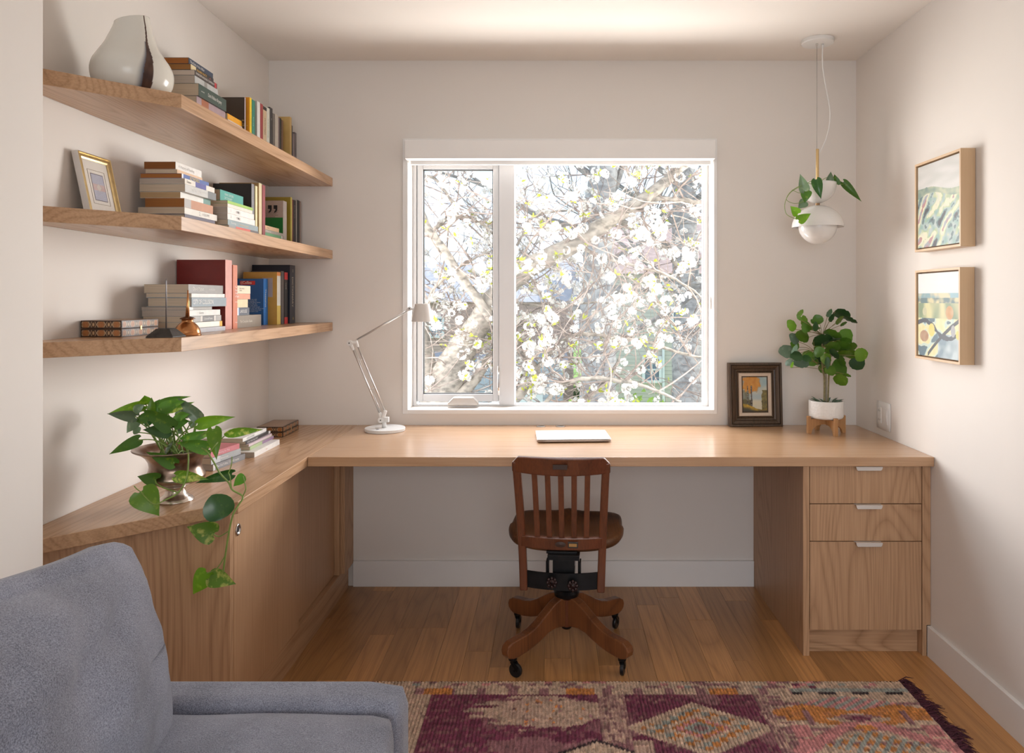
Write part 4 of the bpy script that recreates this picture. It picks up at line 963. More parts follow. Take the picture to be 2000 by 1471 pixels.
build('vine', MB().tube(bez([(px_+.03, PDp, 1.79), q6(830, 285, -.03), q6(930, 225, -.02), q6(990, 220, -.02), q6(1070, 340, -.03), q6(1200, 340, -.03)], 6), .0012, 6), STEM, r, smooth=True)
for ua, ut, dd, wp, k in [((540, 450), (455, 170), -.10, 17, 'g'), ((730, 275), (810, 595), -.10, 17, 'd'), ((560, 470), (540, 665), -.10, 17, 'm'), ((540, 640), (420, 760), -.09, 15, 'g'),
                          ((420, 840), (290, 715), -.10, 15, 'b'), ((435, 945), (640, 840), -.115, 15, 'b'), ((960, 320), (975, 130), -.03, 13, 'g'), ((1075, 345), (1035, 175), -.03, 13, 'm'), ((1200, 320), (1495, 640), -.03, 13, 'm')]:
    a = (1510+ua[0]/8.653, 320+ua[1]/8.653); t = (1510+ut[0]/8.653, 320+ut[1]/8.653)
    addleaf(r, a, t, PDp+dd, wp, k, .25, .3)

# ------------------------------------------------------------------ urn with pothos on the counter
ud = 2.135; uc = V((X(343, ud), ud, DT))
r = thing('silver_urn', 'tarnished silver footed urn on the left counter', 'urn', uc)
def silver():
    m, nt, bs = newmat('tarnished_silver'); t = N(nt, 'TexCoord'); n = N(nt, 'TexNoise'); n.inputs['Scale'].default_value = 14; n.inputs['Detail'].default_value = 6
    nt.links.new(t.outputs['Object'], n.inputs['Vector']); rr = N(nt, 'ValToRGB'); rr.color_ramp.elements[0].position = .38; rr.color_ramp.elements[1].position = .62
    rr.color_ramp.elements[0].color = (.17, .095, .06, 1); rr.color_ramp.elements[1].color = (.46, .37, .31, 1)
    nt.links.new(n.outputs['Fac'], rr.inputs[0]); nt.links.new(rr.outputs[0], bs.inputs['Base Color']); bs.inputs['Metallic'].default_value = .9; bs.inputs['Roughness'].default_value = .3
    bump(nt, bs, n.outputs['Fac'], .15); return m
SV = silver()
build('foot', MB().lathe([(.001, 0), (.0485, 0), (.049, .003), (.046, .006), (.045, .009), (.038, .013), (.030, .020), (.0265, .030), (.0255, .038), (.029, .041), (.029, .044)], uc, 56), plain('bright_silver', (.60, .52, .45), .25, .9, var=.1), r, smooth=True)
build('bowl', MB().lathe([(.027, .043), (.050, .050), (.068, .058), (.077, .064), (.079, .068), (.079, .074), (.076, .080), (.070, .092), (.0685, .102), (.071, .116), (.079, .130), (.094, .142), (.107, .148), (.112, .151), (.113, .1535), (.110, .154), (.092, .146), (.076, .134), (.066, .118), (.06, .1)], uc, 64, cap=False), SV, r, smooth=True)
r2 = thing('potted_pothos', 'leafy pothos growing in the silver urn, trailing over the counter edge', 'plant', uc+V((0, 0, .128)))
build('soil', MB().lathe([(.072, .128), (.05, .131), (.001, .134)], uc, 32), M['soil'], r2)
def q1(u, v): return (200+u/6.13, 760+v/6.13)
PL = [ # attach, tip, width(zoom px), kind, depth offset, profile
 ((480,195),(60,300),95,'b',-.02), ((385,330),(55,296),95,'g',-.05), ((372,262),(505,185),85,'g',-.05), ((425,610),(80,782),105,'m',-.06), ((520,185),(505,75),120,'b',.0),
 ((585,290),(590,98),75,'b',-.02), ((385,375),(290,528),95,'g',-.04), ((440,520),(370,450),80,'g',-.02), ((545,330),(380,378),85,'m',-.05), ((815,445),(470,238),150,'m',-.09),
 ((800,488),(482,488),130,'d',-.07), ((700,235),(1000,140),105,'m',-.04), ((660,160),(1065,88),55,'m',.02), ((760,265),(1105,155),75,'v',-.03), ((845,350),(1045,302),75,'m',-.05),
 ((1150,345),(895,98),120,'g',-.03), ((1050,300),(935,205),100,'g',.02), ((1155,415),(1592,332),115,'b',-.05), ((1150,440),(1355,395),60,'m',-.02), ((845,425),(1045,382),75,'m',-.03),
 ((985,605),(1395,500),105,'m',-.06), ((1330,490),(1368,850),140,'b',-.07), ((1465,540),(1925,487),85,'v',-.02), ((1260,705),(880,640),115,'m',-.08), ((850,890),(520,752),115,'m',-.10),
 ((640,1080),(418,1045),105,'m',-.10), ((890,1040),(1275,1082),115,'v',-.11), ((1535,1020),(1112,1128),95,'d',-.07), ((1695,1035),(1568,1165),75,'m',-.08),
 ((620,240),(690,120),80,'m',.03), ((690,330),(640,150),110,'m',.0), ((600,400),(500,330),90,'d',.02), ((870,300),(1010,250),70,'g',.04), ((930,530),(890,435),60,'g',.03), ((1090,380),(1060,470),80,'g',.05),
 ((720,300),(850,150),90,'m',.03), ((880,430),(930,380),90,'d',.04), ((560,330),(600,240),90,'m',.05), ((760,700),(830,680),70,'d',-.05), ((860,520),(690,550),45,'g',.05)]
for i, (a, t, w_, k, dd) in enumerate(PL):
    addleaf(r2, q1(*a), q1(*t), ud+dd, w_/6.13, k, .28, .3, dt=ud+dd+lr.uniform(-.02, .02), prof=HEART if w_ > 90 else LANCE)
    if i not in (25, 26, 27, 28, 22):
        # petiole back to the soil
        A = P(*q1(*a), ud+dd); s0 = uc+V((lr.uniform(-.055, .055), lr.uniform(-.04, .04), .13))
        mid = s0.lerp(A, .55)+V((0, 0, .02))
        build('petiole', MB().tube(bez([s0, mid, A], 5), [.0022]*6+[.0016]*5, 6), STEM, r2, smooth=True)
for (a, t, w_, k, dd) in [((276,962),(311,1008),44,'b',-.16), ((436,1010),(414,967),46,'d',-.13), ((416,1043),(365,1029),34,'v',-.13), ((404,1120),(377,1161),29,'b',-.13), ((412,1127),(461,1141),29,'v',-.13)]:
    addleaf(r2, a, t, ud+dd, w_, k, .12, .15, up=.1, prof=ROUND if k == 'd' else HEART)
def vine(pts, rad=.0022):
    build('vine', MB().tube(bez([P(*p) for p in pts], 6), rad, 7), STEM, r2, smooth=True)
vd = ud-.09
vine([(385,872,ud-.03), (402,880,vd-.02), (416,900,vd-.02), (430,925,vd-.01), (446,942,vd), (454,957,vd), (474,970,vd), (465,988,vd-.02), (455,1006,ud-.13), (447,1040,ud-.13), (440,1085,ud-.13), (436,1118,ud-.13)], .0024)
vine([(452,955,vd), (450,935,vd), (447,925,vd)], .0016); vine([(474,970,vd), (480,955,vd), (477,940,vd), (475,930,vd)], .0016)
vine([(446,1038,ud-.13), (428,1048,ud-.13), (416,1043,ud-.13)], .0015); vine([(440,1085,ud-.13), (424,1110,ud-.13), (404,1120,ud-.13)], .0015)
vine([(366,872,ud-.03), (368,895,ud-.10), (366,925,ud-.11), (360,945,ud-.12), (345,965,ud-.13), (318,979,ud-.15)], .0022)
vine([(347,962,ud-.13), (320,953,ud-.12), (306,945,ud-.11), (303,937,ud-.10)], .0018); vine([(365,940,ud-.11), (354,945,ud-.12), (347,938,ud-.12), (346,930,ud-.11)], .0016)
vine([(280,964,ud-.16), (268,956,ud-.16), (262,949,ud-.16)], .0014); vine([(276,962,ud-.16), (300,985,ud-.17), (318,979,ud-.15)], .0016)
vine([(410,885,vd), (422,868,vd), (438,852,ud-.02)], .0016)
vine([(446,925,vd), (452,908,vd), (453,892,vd)], .0014)

# ------------------------------------------------------------------ white pot on a wooden stand, round-leaved plant
d = 3.215; pc = V((X(1613.5, d), d, DT))
r = thing('plant_stand', 'low wooden cross stand under the white pot on the desk', 'plant stand', pc)
sw = wood('stand_wood', (.48, .25, .10), (.34, .16, .06), 'z', .45, fig=.3)
for i, an in enumerate((-82, 8, 98, 188)):
    a = math.radians(an)
    m = MB().prism([(.0, .038), (.0, .064), (.0745, .064), (.0745, .0755), (.0865, .0755), (.0865, 0), (.072, 0), (.066, .018), (.05, .032), (.028, .038)][::-1], -.008, .008, 'y')
    m.xf(Matrix.Translation(pc+V((0, 0, .0006))) @ Matrix.Rotation(a, 4, 'Z')); build('leg', m, sw, r, bevel=.0008)
r = thing('plant_pot', 'rough white ceramic pot on a wooden stand on the desk', 'pot', pc+V((0, 0, .066)))
m = MB().lathe([(.001, .066), (.060, .066), (.068, .069), (.0715, .076), (.072, .09), (.072, .138), (.071, .1415), (.068, .1425), (.066, .14), (.066, .122)], pc, 72, cap=False)
pm = plain('rough_ceramic', (.80, .78, .75), .6, var=.02, nscale=9)
_nt = pm.node_tree; _v = N(_nt, 'TexVoronoi'); _v.inputs['Scale'].default_value = 90; _t = N(_nt, 'TexCoord'); _nt.links.new(_t.outputs['Object'], _v.inputs['Vector']); bump(_nt, _nt.nodes['Principled BSDF'], _v.outputs['Distance'], .7, .002)
build('body', m, pm, r, smooth=True); build('gravel', MB().lathe([(.0655, .128), (.001, .130)], pc, 24), plain('grey_pebbles', (.30, .29, .25), .9, var=.6, nscale=160), r)
r = thing('round_leaved_plant', 'small tree-like plant with round scalloped leaves in the white pot', 'plant', pc+V((0, 0, .13)))
def q4(u, v): return (1510+u/7.74, 590+v/7.74)
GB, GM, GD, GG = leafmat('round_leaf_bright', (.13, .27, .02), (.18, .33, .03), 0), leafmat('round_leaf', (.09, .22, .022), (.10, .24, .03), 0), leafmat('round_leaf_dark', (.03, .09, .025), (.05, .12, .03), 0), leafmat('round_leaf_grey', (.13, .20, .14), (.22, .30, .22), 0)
SC = [(-.04, .10), (.0, .30), (.10, .46), (.22, .50), (.34, .545), (.46, .52), (.58, .53), (.70, .44), (.82, .36), (.92, .22), (1.0, .06)]
LV = [(275,345,150,'b',.7),(410,165,110,'b',.5),(395,240,80,'m',.6),(470,278,135,'b',.6),(672,260,125,'m',1),(595,290,60,'m',.8),(500,372,140,'m',.8),(645,365,120,'d',.5),(600,403,190,'b',.25),(435,512,170,'b',.8),(315,545,150,'g',.7),
 (200,748,200,'g',.8),(332,728,150,'g',.4),(325,650,120,'m',.8),(240,915,110,'g',.7),(290,948,80,'b',.4),(345,815,150,'d',.8),(415,915,180,'g',.75),(515,790,130,'m',.7),(500,850,120,'d',.7),(585,905,140,'m',.8),(640,900,90,'g',.5),
 (690,760,140,'m',.8),(625,790,90,'b',.7),(700,870,150,'d',.9),(795,870,150,'b',.8),(815,925,150,'d',.4),(785,1010,140,'m',1),(870,1045,130,'m',.9),(1010,1005,215,'m',.85),(1030,1185,170,'b',.85),(1120,1110,100,'m',.4),(1030,895,160,'m',.5),
 (930,790,150,'d',.5),(755,580,240,'d',.55),(830,620,130,'m',.9),(915,680,170,'m',.7),(1045,680,210,'m',.6),(1100,600,150,'m',.6),(1100,512,195,'m',.9),(910,490,210,'m',.45),(935,545,170,'d',.3),(1190,680,140,'b',.75),(1215,800,170,'b',.6),
 (1340,795,165,'b',.95),(1280,930,180,'d',1),(1085,785,190,'b',.4),(850,162,110,'d',.5),(890,235,110,'d',.5),(1050,188,200,'d',.6),(1170,272,180,'d',.3),(1010,272,130,'b',.4),(1070,330,90,'m',.4),(680,700,110,'m',.8),(860,740,120,'m',.8),(1000,620,130,'m',.8)]
GMt = dict(b=GB, m=GM, d=GD, g=GG)
lr2 = random.Random(5); stems = [q4(775, 1440), q4(820, 1440)]
hubs = [((620,740),.0), ((745,510),.0), ((760,640),.02), ((870,740),-.03), ((720,1020),-.02), ((760,830),.0), ((830,1080),-.02), ((690,930),.0)]
hubP = [P(*q4(*h), d+o_) for h, o_ in hubs]
base = [V((pc.x-.008, d, pc.z+.13)), V((pc.x+.006, d-.004, pc.z+.13)), V((pc.x+.002, d+.006, pc.z+.13))]
build('stem', MB().tube(bez([base[0], P(*q4(775, 1150), d), P(*q4(745, 1000), d), P(*q4(740, 700), d), hubP[1]], 6), [.0045]*12+[.0035]*13, 8), plain('bark_stem', (.20, .17, .08), .8, var=.3, nscale=80), r, smooth=True)
build('stem', MB().tube(bez([base[1], P(*q4(840, 1150), d-.01), P(*q4(850, 1040), d-.02), hubP[3]], 6), .004, 8), plain('bark_stem', (.20, .17, .08), .8), r, smooth=True)
build('stem', MB().tube(bez([base[2], P(*q4(800, 1100), d+.01), P(*q4(760, 900), d+.01), hubP[2]], 6), .0022, 8), plain('bark_stem', (.20, .17, .08), .8), r, smooth=True)
for i, (u, v, s_, k, asp) in enumerate(LV):
    dd = d+lr2.uniform(-.07, .05); cpt = P(*q4(u, v), dd); R = s_/7.74*dd/F/2*1.2
    an = math.atan2(v-700, u-760)+lr2.uniform(-.5, .5); e = V((math.cos(an), 0, -math.sin(an)))
    if asp < .65:
        # seen obliquely: tip the leaf plane
        ax = {275: (.35, 1), 410: (.7, 1), 600: (1, 0), 910: (.9, -.45), 1170: (.85, -.45), 1050: (.9, -.35), 290: (.3, 1), 332: (.35, 1), 640: (.3, .9), 755: (1, .1)}.get(u)
        if ax: e = V((ax[0], 0, ax[1])).normalized()
    A = cpt-e*R; T = cpt+e*R
    n_ = camdir(cpt); perp = e.cross(n_)
    tw = math.acos(max(.2, min(1, asp)))*(1 if lr2.random() < .8 else -1)
    lf = leaf_mb(A, T, 2*R, n_, SC, -.12, .05, .05, tw)
    build('leaf', lf, GMt[k], r, smooth=True)
    hb_ = min(hubP, key=lambda q: (q-A).length+(.06 if q.z > A.z+.02 else 0))
    build('petiole', MB().tube(bez([hb_, hb_.lerp(A, .5)+V((0, 0, .006)), A], 4), .0011, 5), plain('petiole_brown', (.22, .17, .06), .6), r, smooth=True)
rs_ = random.Random(2)
for i in range(16):
    a = rs_.uniform(0, 2*PI); rr = rs_.uniform(.01, .045); A = pc+V((rr*math.cos(a), rr*math.sin(a)*.9, .133)); T = A+V((math.cos(a)*.035, math.sin(a)*.025, rs_.uniform(.004, .022)))
    build('moss_leaf', leaf_mb(A, T, .009, (0, -.5, 1), LANCE, .1, .1), GG, r, smooth=True)

# ------------------------------------------------------------------ wooden swivel chair
cc = V((.055, 2.79, 0))
chair = thing('swivel_chair', 'old brown wooden swivel desk chair on black casters', 'chair', cc)
YW = Matrix.Rotation(math.radians(-4.5), 4, 'Z')
def sweep(pts, w, h, wv=None):
    """rectangular bar through pts; cross-section w along x, h along y"""
    m = MB(); vs = []; fs = []
    for i, p in enumerate(pts):
        p = V(p); ww = wv[i] if wv else w
        vs += [p+V((-ww/2, -h/2, 0)), p+V((ww/2, -h/2, 0)), p+V((ww/2, h/2, 0)), p+V((-ww/2, h/2, 0))]
    for i in range(len(pts)-1):
        for k in range(4): fs.append((i*4+k, i*4+(k+1) % 4, i*4+4+(k+1) % 4, i*4+4+k))
    fs.append((3, 2, 1, 0)); n = len(pts)-1; fs.append((n*4, n*4+1, n*4+2, n*4+3)); return m.add(vs, fs)
def cpart(name, m, mat, rot=True, **k):
    if rot: m.xf(YW)
    return build(name, m, mat, chair, local=True, **k)
BOW = .020
def yback(z):                       # height profile of the back
    return -.252-.078*max(0, (z-.40)/.40)**1.6
def railx(x0, x1, za, zb, th, rnd_=0, taper=0):
    m = MB(); vs = []; fs = []; n = 16
    for i in range(n+1):
        x = x0+(x1-x0)*i/n; b = BOW*(1-(x/.15)**2); cut = 0
        if rnd_:
            e = min(x-x0, x1-x); cut = rnd_-math.sqrt(max(0, rnd_**2-(rnd_-min(e, rnd_))**2))
        sag = taper*(1-(x/.15)**2)
        for (y, z) in ((-th/2, za-sag), (th/2, za-sag), (th/2, zb-cut), (-th/2, zb-cut)):
            vs.append((x, yback(z)-b+y, z))
    for i in range(n):
        for k in range(4): fs.append((i*4+k, i*4+(k+1) % 4, i*4+4+(k+1) % 4, i*4+4+k)[::-1])
    fs.append((0, 1, 2, 3)); fs.append((n*4+3, n*4+2, n*4+1, n*4)); return m.add(vs, fs)
cpart('top_rail', railx(-.164, .164, .7445, .8005, .024, .024, .007), M['chair'], bevel=.004)
cpart('lower_rail', railx(-.138, .138, .481, .518, .022, 0, .006), M['chair'], bevel=.003)
for s in (-1, 1):
    pts = []; 
    for i in range(15):
        z = .325+(.782-.325)*i/14; x = s*(.132+.018*((z-.325)/.46)**1.2); pts.append((x, yback(z)+.001, z))
    cpart('back_post', sweep(pts, .0265, .026), M['chair'], bevel=.0045)
for k in range(5):
    x = -.083+.0415*k; pts = []
    for i in range(11):
        z = .514+(.746-.514)*i/10; xx = x*(1+.06*(z-.51)/.2); pts.append((xx, yback(z)-BOW*(1-(x/.15)**2)+.003, z))
    cpart('slat', sweep(pts, .0185, .010), M['chair'], bevel=.002)
m = MB().box((-.024, -.366, .765), (.024, -.360, .781)); cpart('badge', m, plain('dark_badge', (.05, .025, .016), .4, .3), bevel=.0006)
m = MB().lathe([(.0185, 0), (.001, .0012)], (0, 0, 0), 24, sx=1, sy=.52).xf(basis((-.003, -.3005, .499), (1, 0, 0), (0, 0, 1))); cpart('oval_plate', m, plain('dark_badge', (.05, .025, .016), .4, .3))
pl = cpart('maker_plate', MB().box((.022, -.3025, .4885), (.056, -.2975, .5085)), plain('plate_black', (.03, .022, .016), .45), bevel=.0004)
cpart('plate_label', MB().box((.026, -.3032, .4935), (.052, -.3026, .5035)), plain('plate_ochre', (.42, .22, .06), .45))
# seat: saddle shape
def seat():
    m = MB(); ol = []
    n = 64
    for i in range(n):
        a = 2*PI*i/n; ca, sa = math.cos(a), math.sin(a)
        if sa >= 0: ex = 6.0; rx, ry = .208, .185
        else: ex = 2.7; rx, ry = .214, .205
        r_ = (abs(ca/rx)**ex+abs(sa/ry)**ex)**(-1/ex); ol.append((r_*ca, r_*sa))
    def top(x, y, s):
        dish = .020*(1-min(1, (s/.92))**2.2); cen = .010*math.exp(-(x/.03)**2)*sm(-.05, .18, y)
        roll = .008*sm(.10, .19, y); back = .016*sm(.0, -.2, y)
        return .484-dish+cen-roll*.6-back*.5
    rings = [(.02, 0), (.25, 0), (.5, 0), (.7, 0), (.85, 0), (.94, 0), (.985, -.004), (1.0, -.012), (.995, -.024), (.965, -.034), (.90, -.040), (.5, -.042), (.02, -.042)]
    vs = []; fs = []
    for j, (s, dz) in enumerate(rings):
        for (x, y) in ol:
            z = top(x*s, y*s, s) if j <= 5 else top(x, y, 1)+dz
            vs.append((x*s, y*s+.0, z))
    for j in range(len(rings)-1):
        for i in range(n): fs.append((j*n+i, (j+1)*n+i, (j+1)*n+(i+1) % n, j*n+(i+1) % n))
    fs.append(tuple(range(n))); fs.append(tuple((len(rings)-1)*n+i for i in range(n))[::-1])
    return m.add(vs, fs)
cpart('seat', seat(), wood('chair_seat_worn', (.17, .07, .025), (.05, .02, .01), 'y', .42, fig=.9, rings=4, wide=3, long=1.5), smooth=True)
# ironwork
m = MB().box((-.065, -.15, .428), (.065, .10, .441)); m.box((-.058, -.215, .438), (.05, -.13, .446))
cpart('seat_plate', m, M['iron'], bevel=.002)
m = MB(); yb_ = -.235
for (xa, xb_, za, zb_) in ((-.052, .058, .424, .441), (-.052, -.046, .345, .424), (-.034, .041, .345, .424), (.053, .058, .345, .424), (-.052, .058, .325, .365)):
    m.box((xa, yb_-.003, za), (xb_, yb_+.003, zb_))
m.box((-.052, yb_, .432), (.058, -.14, .441)); m.box((-.057, -.245, .345), (-.052, -.20, .42)); m.box((.058, -.245, .345), (.063, -.20, .42))
cpart('slotted_bracket', m, M['iron'], bevel=.001)
m = MB(); vs = []; fs = []; n = 12
for i in range(n+1):
    x = -.122+.244*i/n; y = yback(.37)-.012*(1-(x/.13)**2)+.004
    for (yy, z) in ((-.003, .335), (.003, .335), (.003, .392), (-.003, .392)): vs.append((x, y+yy, z-.005*(1-(x/.13)**2)))
for i in range(n):
    for k in range(4): fs.append((i*4+k, i*4+(k+1) % 4, i*4+4+(k+1) % 4, i*4+4+k)[::-1])
fs += [(0, 1, 2, 3), (n*4+3, n*4+2, n*4+1, n*4)]
cpart('iron_strap', m.add(vs, fs), M['iron'])
for (kx, kz) in ((-.033, .366), (.038, .357)):
    m = MB().cyl((kx, -.262, kz), (kx, -.292, kz), .006, 12); m.cyl((kx, -.282, kz), (kx, -.292, kz), .011, 16)
    for i in range(8):
        a = i*PI/4; m.lathe([(.001, -.0065), (.0045, -.004), (.0055, 0), (.0045, .004), (.001, .0065)], (kx+.014*math.cos(a), -.288, kz+.014*math.sin(a)), 10)
    cpart('hand_knob', m, plain('knob_black', (.03, .014, .014), .25, .2), smooth=True)
m = MB().lathe([(.001, .205), (.036, .205), (.046, .214), (.048, .226), (.040, .236), (.022, .240), (.019, .25), (.019, .43)], (0, 0, 0), 32)
m.box((-.03, -.10, .30), (.03, .06, .33)); m.box((-.03, -.235, .318), (.035, -.05, .340))
cpart('tilt_mechanism', m, M['iron'])
m = MB().lathe([(.030, .102), (.031, .11), (.031, .206), (.028, .210)], (0, 0, 0), 12); cpart('hub', m, M['chair'], rot=False, bevel=.001)
cpart('hub_cap', MB().lathe([(.001, .088), (.016, .088), (.02, .094), (.02, .103)], (0, 0, 0), 20), M['iron'], rot=False)
prl = [(.0, .2155), (.035, .213), (.065, .203), (.10, .182), (.135, .160), (.17, .143), (.205, .134), (.24, .131), (.272, .127), (.290, .116), (.296, .100), (.292, .084), (.280, .073), (.262, .067), (.235, .069), (.20, .073), (.165, .081), (.13, .093), (.095, .107), (.06, .112), (.03, .108), (.0, .106)]
for (lx, ly) in ((-.196, -.19), (.192, -.19), (-.196, .19), (.204, .19)):
    a = math.atan2(ly, lx); m = MB().prism([(p[0]+.012, p[1]) for p in prl][::-1], -.0175, .0175, 'y').xf(Matrix.Rotation(a, 4, 'Z'))
    lg = cpart('leg', m, wood('chair_leg_wood', (.21, .075, .026), (.085, .028, .012), 'z', .33, fig=.5, rings=6, wide=3, long=3), rot=False, bevel=.0045)
    L = V((lx, ly, 0)).normalized()*.268; ca_ = {(-1, -1): -.5, (1, -1): 1.3, (-1, 1): 1.4, (1, 1): 1.1}[(1 if lx > 0 else -1, 1 if ly > 0 else -1)]
    e = V((math.cos(ca_), math.sin(ca_), 0)); s_ = V((-e.y, e.x, 0)); w0 = L+e*.012+V((0, 0, .0252))
    m = MB().cyl(w0-s_*.0065, w0+s_*.0065, .0248, 24)
    wh = build('caster_wheel', m, plain('caster_black', (.012, .012, .013), .3), lg, local=True, bevel=.003)
    m = MB()
    for q_ in (-1, 1):
        c0_ = w0+s_*(q_*.0085); ring_ = [c0_+e*.010+V((0, 0, -.004)), c0_-e*.018+V((0, 0, .026)), c0_-e*.006+V((0, 0, .034)), c0_+e*.014+V((0, 0, .012))]
        m.add([p-s_*.001 for p in ring_]+[p+s_*.001 for p in ring_], [(0,1,2,3),(7,6,5,4),(0,4,5,1),(1,5,6,2),(2,6,7,3),(3,7,4,0)])
    m.cyl(w0-s_*.010, w0+s_*.010, .004, 10); m.lathe([(.013, .0555), (.015, .060), (.015, .066), (.012, .069), (.001, .069)], L, 16); m.lathe([(.001, .054), (.012, .055), (.013, .0585)], L, 16)
    build('caster_fork', m, M['iron'], lg, local=True)

# ------------------------------------------------------------------ sofa
FB = fabric('sofa_fabric', (.12, .128, .165), (.39, .41, .50))
so = thing('sofa', 'grey-blue fabric sofa against the left wall in the foreground', 'sofa', (-.72, .55, 0))
def sp(name, c, size, r_, seg=10, fn=None, **k): return build(name, MB().rbox(c, size, r_, seg, fn), FB, so, smooth=True, **k)
sp('base', (-.72, .55, .27), (.86, 1.62, .30), .02, 8)
sp('back', (-1.05, .55, .50), (.18, 1.62, .56), .05, 10)
def armfn(p, u): return p
sp('arm', (-.705, 1.412, .345), (.855, .110, .470), .036, 16)
sp('arm', (-.705, -.322, .345), (.855, .110, .470), .036, 16)
def seatfn(p, u):
    k = (1-abs(u.x)**4)*(1-abs(u.y)**4)
    wr = nse(p.x*6, p.y*6, 3)*.006
    return V((p.x+(.010*(1-abs(u.y)**3) if u.x > .8 else 0), p.y, p.z+(.012*k if u.z > 0 else 0)+(wr if u.z > .9 else 0)))
for yc_ in (.968, .138):
    s_ = sp('seat_cushion', (-.620, yc_, .496), (.680, .772, .166), .034, 22, seatfn)
    wt = MB().tube([V((-.282, yc_-.35, .545)), V((-.282, yc_+.35, .545))], .0022, 6)
def backfn(W, H):
    def f(p, u):
        # pillow: thin at the seams, full in the middle; soft creases running from the corners
        a = (1-abs(u.y)**3.2)*(1-abs(u.z)**3.2)
        th = .34+.66*a
        x = p.x*th; z = p.z; y = p.y
        ear = (abs(u.y)**6)*(abs(u.z)**6)
        y *= 1+.02*ear-.025*(1-abs(u.y)**2)*0; z *= 1+.05*ear
        z -= .012*(1-abs(u.y)**2)*(1 if u.z > .5 else 0)*0
        y -= .018*(1-u.z*u.z)*(1 if u.y > 0 else -1)*(-1)*.6
        if u.z > 0: z += .014*math.sin((u.y+1)*2.2)
        cr = 0
        for (oy, oz, dy_, dz_, am, w_) in ((.9, .75, -1, -.55, .013, .10), (.95, .95, -1, -.95, .010, .08), (.5, .95, -.6, -1, .009, .09), (.2, .98, -1, -.3, .010, .07)):
            L = math.hypot(dy_, dz_); t = ((u.y-oy)*dy_+(u.z-oz)*dz_)/L; s = ((u.y-oy)*-dz_+(u.z-oz)*dy_)/L-.12*t*t
            if t > 0: cr -= am*math.exp(-(s/w_)**2)*math.exp(-((t-.45)/.45)**2)
        x += (cr+nse(u.y*3.5, u.z*3.5, 9)*.010+nse(u.y*9, u.z*7, 2)*.003)*(1 if p.x > 0 else -1)*(a+.2)
        return V((x, y, z))
    return f
for i, yc_ in enumerate((.962, .138)):
    m = MB().rbox((0, 0, 0), (.245, .765, .405), .085, 40, backfn(.765, .405))
    m.xf(Matrix.Translation((-.742, yc_, .724)) @ Matrix.Rotation(math.radians(-13), 4, 'Y') @ Matrix.Rotation(math.radians(-3 if i == 0 else 0), 4, 'X'))
    build('back_cushion', m, FB, so, smooth=True)
for fx in (-1.06, -.36):
    for fy in (-.27, 1.37):
        build('foot', MB().lathe([(.018, 0), (.024, .12)], (fx, fy, .0145), 16), plain('sofa_foot', (.06, .035, .02), .5), so)

